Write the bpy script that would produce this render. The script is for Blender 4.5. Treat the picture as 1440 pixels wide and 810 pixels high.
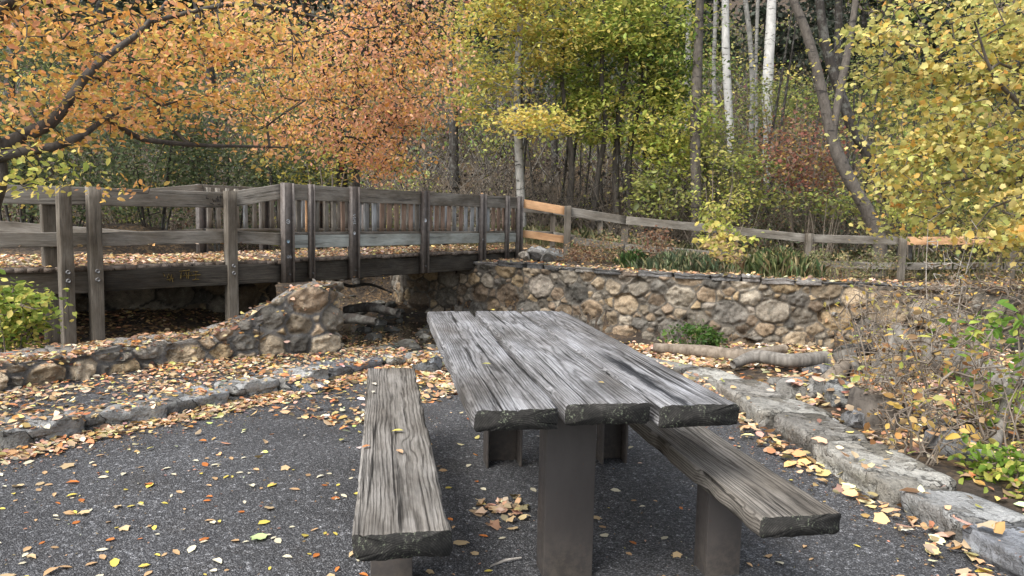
import bpy, math, random
import numpy as np
from mathutils import Matrix, Vector

for o in list(bpy.data.objects):
    bpy.data.objects.remove(o)
SC = bpy.context.scene
COL = SC.collection
PI = math.pi

# ------------------------------------------------------------------ camera
F_PX, PITCH, ROLL, CAM_H = 1060.0, 0.0945, 0.0203, 1.366
cp, sp, cr, sr = math.cos(PITCH), math.sin(PITCH), math.cos(ROLL), math.sin(ROLL)
FWD = np.array([0, cp, -sp]); RT = np.array([1.0, 0, 0]); UP = np.array([0, sp, cp])
CAM = np.array([0, 0, CAM_H])
Xc = cr * RT + sr * UP
Yc = -sr * RT + cr * UP
cam_d = bpy.data.cameras.new('camera')
cam_d.sensor_width = 36.0
cam_d.lens = F_PX / 1440 * 36
cam_d.clip_start = 0.05
cam_d.clip_end = 1000
cam = bpy.data.objects.new('camera', cam_d)
COL.objects.link(cam)
cam.matrix_world = Matrix(((Xc[0], Yc[0], -FWD[0], 0), (Xc[1], Yc[1], -FWD[1], 0),
                           (Xc[2], Yc[2], -FWD[2], CAM_H), (0, 0, 0, 1)))
SC.camera = cam

# ------------------------------------------------------------------ light: overcast sky
SUN_EL, SUN_AZ = math.radians(50), math.radians(-138)     # azimuth from +Y towards +X
SC.world = bpy.data.worlds.new('World')
SC.world.use_nodes = True
wn = SC.world.node_tree
sky = wn.nodes.new('ShaderNodeTexSky')
sky.sky_type = 'NISHITA'
sky.sun_disc = False
sky.sun_elevation = SUN_EL
sky.sun_rotation = SUN_AZ
sky.dust_density = 3.0
hs = wn.nodes.new('ShaderNodeHueSaturation')
hs.inputs['Saturation'].default_value = 0.38
bg = wn.nodes['Background']
bg.inputs[1].default_value = 0.14
wn.links.new(sky.outputs[0], hs.inputs['Color'])
wn.links.new(hs.outputs[0], bg.inputs[0])
sun_d = bpy.data.lights.new('sun', 'SUN')
sun_d.energy = 1.45
sun_d.angle = math.radians(24)
sun_d.color = (1.0, 0.975, 0.94)
sun = bpy.data.objects.new('sun', sun_d)
COL.objects.link(sun)
sdir = Vector((math.sin(SUN_AZ) * math.cos(SUN_EL), math.cos(SUN_AZ) * math.cos(SUN_EL), math.sin(SUN_EL)))
sun.rotation_euler = sdir.to_track_quat('Z', 'Y').to_euler()
sun.location = (0, 0, 30)
vs = SC.view_settings
vs.view_transform = 'Standard'
vs.look = 'None'
vs.gamma = 1.0
vs.use_curve_mapping = False
vs.exposure = 1.42
SC.render.engine = 'CYCLES'
SC.cycles.use_denoising = True
SC.cycles.max_bounces = 8
SC.cycles.transparent_max_bounces = 4


# ------------------------------------------------------------------ projection helpers
def ray(px, py):
    a, b = px - 720.0, py - 405.0
    x = a * cr + b * sr
    y = -a * sr + b * cr
    return FWD + RT * (x / F_PX) - UP * (y / F_PX)


def PZ(px, py, z):
    d = ray(px, py)
    t = (z - CAM_H) / d[2]
    return CAM + d * t


def PD(px, py, Y):
    d = ray(px, py)
    return CAM + d * (Y / d[1])


# ------------------------------------------------------------------ numpy noise
def _hash(ix, iy, iz, seed):
    h = (ix * 374761393 + iy * 668265263 + iz * 2147483647 * 3 + seed * 974711 + 1013904223) & 0xFFFFFFFF
    h = ((h ^ (h >> 13)) * 1274126177) & 0xFFFFFFFF
    h = ((h ^ (h >> 16)) * 2246822519) & 0xFFFFFFFF
    return ((h ^ (h >> 15)) & 0xFFFFFF) / float(0xFFFFFF)


def vnoise(P, seed=0):
    P = np.asarray(P, float)
    if P.shape[-1] == 2:
        P = np.concatenate([P, np.zeros(P.shape[:-1] + (1,))], -1)
    i = np.floor(P).astype(np.int64)
    f = P - i
    f = f * f * (3 - 2 * f)
    r = 0
    for dx in (0, 1):
        wx = f[..., 0] if dx else 1 - f[..., 0]
        for dy in (0, 1):
            wy = f[..., 1] if dy else 1 - f[..., 1]
            for dz in (0, 1):
                wz = f[..., 2] if dz else 1 - f[..., 2]
                r = r + wx * wy * wz * _hash(i[..., 0] + dx, i[..., 1] + dy, i[..., 2] + dz, seed)
    return r * 2 - 1


def fbm(P, seed=0, octv=4, gain=0.5):
    P = np.asarray(P, float)
    a, s, r = 1.0, 1.0, 0
    for k in range(octv):
        r = r + a * vnoise(P * s + k * 17.3, seed + k)
        a *= gain
        s *= 2.03
    return r


def sstep(a, b, x):
    t = np.clip((x - a) / (b - a), 0, 1)
    return t * t * (3 - 2 * t)


# ------------------------------------------------------------------ mesh building
def np_mesh(name, V, faces, mats, col=None, smooth=False, midx=None):
    """faces: list of integer arrays (m,k)."""
    me = bpy.data.meshes.new(name)
    V = np.asarray(V, np.float32)
    faces = [np.asarray(f, np.int32) for f in faces if len(f)]
    me.vertices.add(len(V))
    me.vertices.foreach_set('co', V.ravel())
    tot = np.concatenate([np.full(len(f), f.shape[1], np.int32) for f in faces])
    idx = np.concatenate([f.ravel() for f in faces])
    me.loops.add(len(idx))
    me.loops.foreach_set('vertex_index', idx)
    me.polygons.add(len(tot))
    start = np.concatenate([[0], np.cumsum(tot)[:-1]]).astype(np.int32)
    me.polygons.foreach_set('loop_start', start)
    me.polygons.foreach_set('loop_total', tot)
    if smooth:
        me.polygons.foreach_set('use_smooth', np.ones(len(tot), bool))
    if not isinstance(mats, (list, tuple)):
        mats = [mats]
    for m in mats:
        me.materials.append(m)
    if midx is not None:
        me.polygons.foreach_set('material_index', np.asarray(midx, np.int32))
    me.update(calc_edges=True)
    if col is not None:
        at = me.attributes.new('col', 'FLOAT_COLOR', 'POINT')
        c = np.ones((len(V), 4), np.float32)
        c[:, :3] = col
        at.data.foreach_set('color', c.ravel())
    return me


class MB:
    def __init__(s):
        s.V, s.F, s.C, s.n = [], {}, [], 0

    def add(s, V, faces, col=None):
        V = np.asarray(V, float).reshape(-1, 3)
        for f in faces:
            f = np.asarray(f, np.int64)
            if len(f):
                s.F.setdefault(f.shape[1], []).append(f + s.n)
        s.V.append(V)
        if col is not None:
            s.C.append(np.broadcast_to(np.asarray(col, float), V.shape))
        s.n += len(V)

    def mesh(s, name, mat, smooth=False, off=(0, 0, 0)):
        V = np.concatenate(s.V) - np.asarray(off)
        return np_mesh(name, V, [np.concatenate(v) for v in s.F.values()], mat,
                       np.concatenate(s.C) if s.C else None, smooth)


def link(name, me, parent=None, loc=(0, 0, 0)):
    o = bpy.data.objects.new(name, me)
    COL.objects.link(o)
    o.location = loc
    if parent is not None:
        o.parent = parent
    return o


def tag(o, label=None, cat=None, group=None, kind=None):
    if label: o['label'] = label
    if cat: o['category'] = cat
    if group: o['group'] = group
    if kind: o['kind'] = kind
    return o


def thing(name, label, cat, loc, group=None):
    o = bpy.data.objects.new(name, None)
    o.empty_display_size = 0.1
    COL.objects.link(o)
    o.location = [float(v) for v in loc]
    return tag(o, label, cat, group)


def put(name, mb, mat, root=None, smooth=False, base=None, label=None):
    """link an MB (world coordinates) as a part of root, or as a thing with its origin at base."""
    if root is not None:
        off = np.array(root.matrix_basis.translation)
        if root.parent is not None:
            off = off + np.array(root.parent.matrix_basis.translation)
        o = link(name, mb.mesh(name, mat, smooth, off), root)
    else:
        off = np.zeros(3) if base is None else np.asarray(base, float)
        o = link(name, mb.mesh(name, mat, smooth, off), None, [float(v) for v in off])
    if label: o['label'] = label
    return o


def tube(mb, pts, rad, sides=6, col=None, cap=True, noise=0, seed=0):
    pts = np.asarray(pts, float)
    n = len(pts)
    rad = np.broadcast_to(np.asarray(rad, float), (n,))
    t = np.gradient(pts, axis=0)
    t /= np.linalg.norm(t, axis=1, keepdims=True) + 1e-9
    ref = np.array([0, 0, 1.0]) if abs(t[:, 2]).mean() < 0.8 else np.array([1.0, 0, 0])
    u = np.cross(t, ref)
    u /= np.linalg.norm(u, axis=1, keepdims=True) + 1e-9
    v = np.cross(t, u)
    a = np.arange(sides) * 2 * PI / sides
    R = rad[:, None] * np.ones(sides)[None]
    if noise:
        q = np.stack([np.cos(a)[None] * 1.3 + np.zeros((n, 1)), np.sin(a)[None] * 1.3 + np.zeros((n, 1)),
                      np.arange(n)[:, None] * 0.12 + np.zeros(sides)[None]], -1) * (1.0 if sides < 14 else np.array([1.8, 1.8, 1.0]))
        R = R * (1 + noise * fbm(q, seed, 3))
    V = pts[:, None] + R[..., None] * (np.cos(a)[None, :, None] * u[:, None] + np.sin(a)[None, :, None] * v[:, None])
    i = np.arange(n - 1)[:, None] * sides
    j = np.arange(sides)[None]
    k = (j + 1) % sides
    q = np.stack([i + j, i + k, i + sides + k, i + sides + j], -1).reshape(-1, 4)
    fs = [q]
    if cap:
        fs += [np.arange(sides)[None], ((n - 1) * sides + np.arange(sides))[::-1][None]]
    mb.add(V.reshape(-1, 3), fs, col)


def smooth_path(pts, n, closed=False):
    """Catmull-Rom resampling of a polyline with any number of columns."""
    pts = np.asarray(pts, float)
    P = np.concatenate([[2 * pts[0] - pts[1]], pts, [2 * pts[-1] - pts[-2]]])
    m = len(pts) - 1
    s = np.linspace(0, m - 1e-6, n)
    i = s.astype(int)
    f = (s - i)[:, None]
    p0, p1, p2, p3 = P[i], P[i + 1], P[i + 2], P[i + 3]
    return 0.5 * (2 * p1 + (p2 - p0) * f + (2 * p0 - 5 * p1 + 4 * p2 - p3) * f ** 2 + (3 * p1 - p0 - 3 * p2 + p3) * f ** 3)


def arc_resample(pts, step):
    pts = np.asarray(pts, float)
    d = np.linalg.norm(np.diff(pts[:, :2], axis=0), axis=1)
    s = np.concatenate([[0], np.cumsum(d)])
    n = max(2, int(round(s[-1] / step)) + 1)
    q = np.linspace(0, s[-1], n)
    return np.stack([np.interp(q, s, pts[:, k]) for k in range(pts.shape[1])], 1), q


# ------------------------------------------------------------------ materials
def new_mat(name, rough=0.8):
    m = bpy.data.materials.new(name)
    m.use_nodes = True
    nt = m.node_tree
    b = nt.nodes['Principled BSDF']
    b.inputs['Roughness'].default_value = rough
    b.inputs['Specular IOR Level'].default_value = 0.3
    return m, nt, b


class NT:
    def __init__(s, nt):
        s.nt = nt

    def n(s, t, **kw):
        nd = s.nt.nodes.new(t)
        for k, v in kw.items():
            setattr(nd, k, v)
        return nd

    def l(s, a, b):
        s.nt.links.new(a, b)

    def coord(s, scale=(1, 1, 1), rnd=0.0):
        tc = s.n('ShaderNodeTexCoord')
        mp = s.n('ShaderNodeMapping')
        mp.inputs['Scale'].default_value = scale
        src = tc.outputs['Object']
        if rnd:
            oi = s.n('ShaderNodeObjectInfo')
            mu = s.n('ShaderNodeMath', operation='MULTIPLY')
            mu.inputs[1].default_value = rnd
            s.l(oi.outputs['Random'], mu.inputs[0])
            ad = s.n('ShaderNodeVectorMath', operation='ADD')
            s.l(src, ad.inputs[0])
            s.l(mu.outputs[0], ad.inputs[1])
            src = ad.outputs[0]
        s.l(src, mp.inputs[0])
        return mp.outputs[0]

    def noise(s, vec, scale, detail=4, rough=0.55, dist=0.0):
        t = s.n('ShaderNodeTexNoise')
        t.inputs['Scale'].default_value = scale
        t.inputs['Detail'].default_value = detail
        t.inputs['Roughness'].default_value = rough
        t.inputs['Distortion'].default_value = dist
        s.l(vec, t.inputs['Vector'])
        return t.outputs['Fac']

    def vor(s, vec, scale, feature='F1'):
        t = s.n('ShaderNodeTexVoronoi', feature=feature)
        t.inputs['Scale'].default_value = scale
        s.l(vec, t.inputs['Vector'])
        return t

    def ramp(s, fac, stops, interp='LINEAR'):
        r = s.n('ShaderNodeValToRGB')
        e = r.color_ramp.elements
        r.color_ramp.interpolation = interp
        while len(e) < len(stops):
            e.new(0.5)
        for k, (p, c) in enumerate(stops):
            e[k].position = p
            e[k].color = (c[0], c[1], c[2], 1) if hasattr(c, '__len__') else (c, c, c, 1)
        s.l(fac, r.inputs[0])
        return r.outputs['Color']

    def mix(s, a, b, fac, mode='MIX'):
        m = s.n('ShaderNodeMix', data_type='RGBA', blend_type=mode)
        for v, k in ((fac, 0), (a, 6), (b, 7)):
            if hasattr(v, 'is_linked') or hasattr(v, 'links'):
                s.l(v, m.inputs[k])
            elif hasattr(v, '__len__'):
                m.inputs[k].default_value = (v[0], v[1], v[2], 1)
            else:
                m.inputs[k].default_value = v
        return m.outputs[2]

    def math(s, op, a, b=None):
        m = s.n('ShaderNodeMath', operation=op)
        for k, v in enumerate((a, b)):
            if v is None: continue
            if hasattr(v, 'links'):
                s.l(v, m.inputs[k])
            else:
                m.inputs[k].default_value = v
        return m.outputs[0]

    def bump(s, h, strength, dist, bsdf, prev=None):
        b = s.n('ShaderNodeBump')
        b.inputs['Strength'].default_value = strength
        b.inputs['Distance'].default_value = dist
        s.l(h, b.inputs['Height'])
        if prev is not None:
            s.l(prev, b.inputs['Normal'])
        s.l(b.outputs[0], bsdf.inputs['Normal'])
        return b.outputs[0]


def mat_leaf(name, trans=0.35, rough=0.55):
    m, nt, b = new_mat(name, rough)
    N = NT(nt)
    at = N.n('ShaderNodeAttribute', attribute_name='col')
    N.l(at.outputs['Color'], b.inputs['Base Color'])
    tr = N.n('ShaderNodeBsdfTranslucent')
    N.l(at.outputs['Color'], tr.inputs['Color'])
    mx = N.n('ShaderNodeMixShader')
    mx.inputs[0].default_value = trans
    N.l(b.outputs[0], mx.inputs[1])
    N.l(tr.outputs[0], mx.inputs[2])
    N.l(mx.outputs[0], nt.nodes['Material Output'].inputs[0])
    return m


def mat_wood(name, dark, mid, light, ring=22.0, rnd=7.0, stain=(0.03, 0.028, 0.025), stain_amt=0.5, crack=1.0, moss=0.0, bump=1.0, streak=False):
    """weathered board; local x runs along the grain"""
    m, nt, b = new_mat(name, 0.9)
    b.inputs['Specular IOR Level'].default_value = 0.12
    N = NT(nt)
    base = N.coord((1, 1, 1), rnd)
    # ring figure: distance from a pith below the board, warped along the length, flowing round a few knots
    wv = N.coord((1.1, 4.0, 4.0), rnd)
    wn_ = N.noise(wv, 1.3, 3, 0.55)
    wn2 = N.noise(N.coord((7, 9, 9), rnd), 1.0, 3, 0.6)
    kn = N.vor(N.coord((0.8, 2.6, 0.0), rnd * 1.3), 1.0)
    kd = kn.outputs['Distance']
    kf = N.ramp(kd, [(0.0, 1.0), (0.05, 0.5), (0.16, 0.0)], 'EASE')
    kc = N.ramp(kd, [(0.014, 1.0), (0.028, 0.0)])
    tc = N.n('ShaderNodeTexCoord')
    mp = N.n('ShaderNodeMapping')
    mp.inputs['Scale'].default_value = (0.0, 1, 1)
    mp.inputs['Location'].default_value = (0, 0.02, 0.12)
    N.l(tc.outputs['Object'], mp.inputs[0])
    ln = N.n('ShaderNodeVectorMath', operation='LENGTH')
    N.l(mp.outputs[0], ln.inputs[0])
    d_ = N.math('ADD', ln.outputs['Value'], N.math('MULTIPLY', wn_, 0.022))
    d_ = N.math('ADD', d_, N.math('MULTIPLY', wn2, 0.0035))
    d_ = N.math('ADD', d_, N.math('MULTIPLY', kf, 0.022))
    sn = N.math('SINE', N.math('MULTIPLY', d_, 6.283 * ring * 7.5))
    rg = N.ramp(N.math('MULTIPLY_ADD', sn, 0.5), [(0.0, 0.0), (0.3, 0.75), (1.0, 1.0)])
    [n for n in nt.nodes if n.type == 'MATH' and n.operation == 'MULTIPLY_ADD'][-1].inputs[2].default_value = 0.5
    fib = N.noise(N.coord((2.6, 150, 150), rnd), 1.0, 4, 0.7, 0.2)
    fib2 = N.noise(N.coord((14, 420, 420), rnd), 1.0, 2, 0.6)
    crk = N.noise(N.coord((1.1, 46, 30), rnd * 1.7), 1.0, 4, 0.55, 0.6)
    blot = N.noise(N.coord((1.5, 4.5, 4.5), rnd), 1.4, 6, 0.68)
    pale = N.noise(N.coord((2.2, 7, 7), rnd * .6), 1.4, 6, 0.7)
    t = N.math('ADD', N.math('MULTIPLY', rg, 0.20), N.math('MULTIPLY', fib, 0.70))
    t = N.math('ADD', t, N.math('MULTIPLY', fib2, 0.28))
    t = N.math('ADD', t, N.math('MULTIPLY', pale, 0.34))
    c = N.ramp(t, [(0.50, dark), (0.72, mid), (0.98, light)])
    wear = N.noise(N.coord((1.1, 3.2, 3.2), rnd * 2.3), 1.3, 5, 0.6)
    c = N.mix(c, N.ramp(wear, [(0.30, (0.50, 0.46, 0.41)), (0.5, (0.95, 0.94, 0.92)), (0.72, (1.38, 1.40, 1.42))]), 1.0, 'MULTIPLY')
    c = N.mix(c, stain, N.math('MULTIPLY', N.ramp(blot, [(0.47, 0.0), (0.70, 1.0)]), stain_amt))
    ck = N.ramp(crk, [(0.33, 1.0), (0.40, 0.0)])
    c = N.mix(c, (0.012, 0.011, 0.010), N.math('MULTIPLY', ck, 0.9 * crack))
    c = N.mix(c, (0.02, 0.017, 0.014), N.math('MULTIPLY', kc, 0.8))
    if streak:      # a black run-off stain along one third of the board
        sx = N.n('ShaderNodeSeparateXYZ'); N.l(tc.outputs['Object'], sx.inputs[0])
        nz = N.noise(N.coord((5, 22, 22)), 1.0, 5, 0.7)
        dy = N.math('ABSOLUTE', N.math('SUBTRACT', N.math('ADD', sx.outputs['Y'], N.math('MULTIPLY', N.math('SUBTRACT', nz, 0.5), 0.10)), 0.05))
        mk = N.math('MULTIPLY', N.ramp(dy, [(0.012, 1.0), (0.034, 0.0)]), N.ramp(sx.outputs['X'], [(0.75, 1.0), (1.15, 0.0)]))
        c = N.mix(c, (0.012, 0.013, 0.016), N.math('MULTIPLY', mk, 0.85))
    if moss:
        mo = N.noise(base, 16, 5, 0.7)
        c = N.mix(c, (0.17, 0.20, 0.12), N.math('MULTIPLY', N.ramp(mo, [(0.55, 0), (0.68, 1)]), moss))
    N.l(c, b.inputs['Base Color'])
    h = N.math('SUBTRACT', t, N.math('MULTIPLY', ck, 1.0 * crack))
    N.bump(h, 1.0 * bump, 0.005, b)
    return m


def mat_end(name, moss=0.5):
    """saw-cut end of a plank, darker than its faces: rings, mottling and pale lichen specks"""
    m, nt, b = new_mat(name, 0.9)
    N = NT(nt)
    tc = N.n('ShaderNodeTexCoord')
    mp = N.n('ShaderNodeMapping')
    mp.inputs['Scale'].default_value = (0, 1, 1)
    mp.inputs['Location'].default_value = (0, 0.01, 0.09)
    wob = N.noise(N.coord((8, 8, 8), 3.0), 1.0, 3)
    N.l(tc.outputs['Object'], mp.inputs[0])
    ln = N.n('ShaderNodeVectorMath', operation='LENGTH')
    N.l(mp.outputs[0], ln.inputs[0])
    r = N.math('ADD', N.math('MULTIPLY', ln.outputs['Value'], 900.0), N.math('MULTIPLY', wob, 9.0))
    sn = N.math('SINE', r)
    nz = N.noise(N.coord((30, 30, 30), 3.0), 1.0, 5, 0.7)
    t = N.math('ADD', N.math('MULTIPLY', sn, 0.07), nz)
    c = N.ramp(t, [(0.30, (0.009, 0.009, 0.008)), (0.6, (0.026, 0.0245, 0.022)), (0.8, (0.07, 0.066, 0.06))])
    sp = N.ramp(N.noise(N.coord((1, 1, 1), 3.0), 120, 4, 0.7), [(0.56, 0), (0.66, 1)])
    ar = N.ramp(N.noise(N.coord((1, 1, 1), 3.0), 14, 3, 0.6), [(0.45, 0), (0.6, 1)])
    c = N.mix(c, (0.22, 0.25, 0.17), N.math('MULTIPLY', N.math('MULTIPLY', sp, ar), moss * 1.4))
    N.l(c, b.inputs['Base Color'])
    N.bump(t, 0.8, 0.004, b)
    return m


def mat_stone(name, attr=True, base=(0.3, 0.28, 0.25), lich=0.5, cracks=False):
    m, nt, b = new_mat(name, 0.9)
    N = NT(nt)
    v = N.coord()
    big = N.noise(v, 7, 6, 0.62)
    fine = N.noise(v, 55, 5, 0.7)
    if attr:
        at = N.n('ShaderNodeAttribute', attribute_name='col')
        c0 = at.outputs['Color']
    else:
        c0 = N.mix(base, tuple(x * 0.6 for x in base), N.noise(v, 2.3, 3))
    k = N.ramp(N.math('ADD', N.math('MULTIPLY', big, 0.6), N.math('MULTIPLY', fine, 0.45)), [(0.28, 0.35), (0.52, 0.95), (0.8, 1.6)])
    c = N.mix(c0, k, 1.0, 'MULTIPLY')
    lc = N.ramp(N.noise(v, 14, 6, 0.75, 1.0), [(0.56, 0.0), (0.66, 1.0)])
    c = N.mix(c, (0.40, 0.42, 0.38), N.math('MULTIPLY', lc, lich * 0.55))
    dk = N.ramp(N.noise(v, 4.5, 6, 0.7, 0.6), [(0.53, 0.0), (0.68, 1.0)])
    c = N.mix(c, (0.035, 0.036, 0.030), N.math('MULTIPLY', dk, 0.6))
    wv = N.noise(v, 26, 6, 0.75, 1.5)
    c = N.mix(c, (0.02, 0.02, 0.018), N.math('MULTIPLY', N.ramp(wv, [(0.36, 1.0), (0.44, 0.0)]), 0.6))
    h = N.math('ADD', big, N.math('MULTIPLY', fine, 0.4))
    if cracks:
        ds = N.n('ShaderNodeVectorMath', operation='ADD')
        wn3 = N.n('ShaderNodeTexNoise'); wn3.inputs['Scale'].default_value = 5.0; wn3.inputs['Detail'].default_value = 5
        N.l(v, wn3.inputs['Vector'])
        ss = N.n('ShaderNodeVectorMath', operation='SCALE'); ss.inputs['Scale'].default_value = 0.5
        N.l(wn3.outputs['Color'], ss.inputs[0]); N.l(v, ds.inputs[0]); N.l(ss.outputs[0], ds.inputs[1])
        cv = N.n('ShaderNodeMapping'); cv.inputs['Scale'].default_value = (1, 1, 3.5); N.l(ds.outputs[0], cv.inputs[0])
        ve = N.vor(cv.outputs[0], 2.3, 'DISTANCE_TO_EDGE')
        cl = N.ramp(ve.outputs['Distance'], [(0.0, 1.0), (0.022, 0.0)])
        cl = N.math('MULTIPLY', cl, N.ramp(N.noise(v, 3.1, 4), [(0.42, 0.0), (0.58, 1.0)]))
        vc = N.vor(cv.outputs[0], 2.3)
        sp = N.n('ShaderNodeSeparateColor'); N.l(vc.outputs['Color'], sp.inputs[0])
        c = N.mix(c, N.ramp(sp.outputs[0], [(0.0, (0.62, 0.60, 0.56)), (0.5, (1.0, 1.0, 1.0)), (1.0, (1.35, 1.38, 1.42))]), 1.0, 'MULTIPLY')
        c = N.mix(c, (0.025, 0.024, 0.022), N.math('MULTIPLY', cl, 0.7))
        h = N.math('SUBTRACT', h, N.math('MULTIPLY', cl, 0.5))
        h = N.math('ADD', h, N.math('MULTIPLY', sp.outputs[1], 0.5))
    N.l(c, b.inputs['Base Color'])
    N.bump(h, 1.0, 0.045, b)
    return m


def mat_bark(name, c1, c2, scale=9, stretch=0.25, bands=None, rough=0.9, lich=0.0):
    m, nt, b = new_mat(name, rough)
    N = NT(nt)
    v = N.coord((1, 1, stretch))
    f = N.noise(v, scale, 6, 0.65, 0.4)
    c = N.ramp(f, [(0.3, c1), (0.7, c2)])
    if bands:
        w = N.noise(N.coord((2.0, 2.0, 7.0)), 1.5, 5, 0.7)
        c = N.mix(c, bands, N.ramp(w, [(0.57, 0.0), (0.64, 0.9)]))
    if lich:
        c = N.mix(c, (0.30, 0.31, 0.28), N.math('MULTIPLY', N.ramp(N.noise(N.coord(), 6, 6, 0.7), [(0.5, 0), (0.62, 1)]), lich))
    N.l(c, b.inputs['Base Color'])
    N.bump(f, 0.7, 0.02, b)
    return m


def mat_plain(name, c, rough=0.6, var=0.25, scale=8, bump=0.0, metallic=0.0):
    m, nt, b = new_mat(name, rough)
    N = NT(nt)
    v = N.coord()
    f = N.noise(v, scale, 5, 0.65)
    cc = N.ramp(f, [(0.3, tuple(x * (1 - var) for x in c)), (0.7, tuple(x * (1 + var) for x in c))])
    N.l(cc, b.inputs['Base Color'])
    b.inputs['Metallic'].default_value = metallic
    if bump:
        N.bump(f, bump, 0.01, b)
    return m


M = {}
M['leaf'] = mat_leaf('leaf', 0.5)
M['leaf_far'] = mat_leaf('leaf_far', 0.3)
M['litter'] = mat_leaf('litter', 0.15, 0.7)
M['grass'] = mat_leaf('grass_blade', 0.3)
M['table_wood'] = mat_wood('table_wood', (0.030, 0.028, 0.027), (0.122, 0.120, 0.122), (0.30, 0.30, 0.308), 22, stain_amt=0.75, crack=1.0)
M['table_wood_stained'] = mat_wood('table_wood_stained', (0.030, 0.028, 0.027), (0.122, 0.120, 0.122), (0.30, 0.30, 0.308), 22, stain_amt=0.75, crack=1.0, streak=True)
M['bench_wood'] = mat_wood('bench_wood', (0.026, 0.024, 0.021), (0.115, 0.106, 0.095), (0.25, 0.235, 0.215), 20, stain_amt=0.4)
M['bench_wood_dark'] = mat_wood('bench_wood_dark', (0.024, 0.021, 0.018), (0.10, 0.09, 0.078), (0.225, 0.205, 0.18), 20, stain_amt=0.6)
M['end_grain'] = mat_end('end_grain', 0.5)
M['rail_wood'] = mat_wood('rail_wood', (0.055, 0.048, 0.04), (0.15, 0.137, 0.117), (0.29, 0.27, 0.238), 15, stain_amt=0.4, crack=0.7)
M['post_wood'] = mat_wood('post_wood', (0.05, 0.043, 0.034), (0.112, 0.098, 0.08), (0.20, 0.18, 0.152), 15, stain_amt=0.4, crack=0.5)
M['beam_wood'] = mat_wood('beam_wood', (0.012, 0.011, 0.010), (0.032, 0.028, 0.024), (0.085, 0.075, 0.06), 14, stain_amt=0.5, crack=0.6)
M['kick_wood'] = mat_wood('kick_wood', (0.13, 0.14, 0.128), (0.25, 0.265, 0.245), (0.37, 0.385, 0.36), 14, stain_amt=0.2, crack=0.5)
M['new_wood'] = mat_wood('new_wood', (0.36, 0.19, 0.09), (0.52, 0.30, 0.16), (0.62, 0.40, 0.23), 14, stain_amt=0.1, crack=0.25, stain=(0.2, 0.1, 0.05))
M['brown_wood'] = mat_wood('brown_wood', (0.10, 0.066, 0.048), (0.20, 0.14, 0.108), (0.31, 0.235, 0.185), 14, stain_amt=0.25, crack=0.4, stain=(0.1, 0.09, 0.08))
M['pale_wood'] = mat_wood('pale_wood', (0.12, 0.128, 0.13), (0.23, 0.243, 0.25), (0.36, 0.37, 0.375), 14, stain_amt=0.25, crack=0.5)
M['deck_wood'] = mat_wood('deck_wood', (0.06, 0.048, 0.04), (0.14, 0.115, 0.095), (0.24, 0.20, 0.17), 18, stain_amt=0.4)
M['stone'] = mat_stone('wall_stone')
M['rock'] = mat_stone('rock', True, lich=0.35, cracks=True)
M['bark'] = mat_bark('bark', (0.028, 0.024, 0.02), (0.10, 0.088, 0.075), 14, 0.3)
M['bark_grey'] = mat_bark('bark_grey', (0.05, 0.043, 0.036), (0.135, 0.118, 0.10), 14, 0.5, (0.025, 0.022, 0.02))
M['bark_dark'] = mat_bark('bark_dark', (0.016, 0.014, 0.012), (0.055, 0.047, 0.04), 14, 0.3, lich=0.25)
M['aspen'] = mat_bark('aspen_bark', (0.36, 0.35, 0.33), (0.60, 0.59, 0.56), 5, 0.6, (0.05, 0.045, 0.04))
M['aspen_grey'] = mat_bark('aspen_grey', (0.15, 0.145, 0.135), (0.34, 0.33, 0.30), 7, 0.6, (0.03, 0.028, 0.025))
M['twig'] = mat_bark('twig', (0.10, 0.08, 0.062), (0.25, 0.21, 0.165), 20, 0.5)
M['twig_pale'] = mat_bark('twig_pale', (0.22, 0.20, 0.175), (0.42, 0.39, 0.35), 16, 0.5)
M['drift'] = mat_bark('driftwood', (0.09, 0.07, 0.05), (0.27, 0.225, 0.175), 16, 0.6)
M['drift_grey'] = mat_bark('driftwood_grey', (0.07, 0.063, 0.054), (0.23, 0.212, 0.185), 22, 0.12)
M['cut_wood'] = mat_plain('cut_wood', (0.38, 0.18, 0.075), 0.8, 0.35, 25, 0.3)
def mat_steel():
    m, nt, b = new_mat('brown_painted_steel', 0.45)
    N = NT(nt)
    v = N.coord((1, 1, .35))
    c = N.ramp(N.noise(v, 6, 6, 0.65), [(0.3, (0.044, 0.039, 0.036)), (0.7, (0.062, 0.055, 0.051))])
    tc = N.n('ShaderNodeTexCoord'); sx = N.n('ShaderNodeSeparateXYZ'); N.l(tc.outputs['Object'], sx.inputs[0])
    sp = N.noise(N.coord(), 70, 3, 0.7)
    low = N.ramp(sx.outputs['Z'], [(0.0, 1.0), (0.22, 0.0)])
    dirt = N.math('MULTIPLY', low, N.ramp(N.noise(N.coord(), 30, 5, 0.75), [(0.42, 0), (0.6, 1)]))
    c = N.mix(c, (0.10, 0.085, 0.07), N.math('MULTIPLY', dirt, 0.7))
    c = N.mix(c, (0.10, 0.035, 0.014), N.math('MULTIPLY', N.ramp(sp, [(0.68, 0), (0.73, 1)]), 0.8))
    N.l(c, b.inputs['Base Color'])
    N.l(N.ramp(N.noise(N.coord(), 18, 5, 0.7), [(0.3, 0.35), (0.7, 0.65)]), b.inputs['Roughness'])
    N.bump(sp, 0.25, 0.002, b)
    return m


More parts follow.
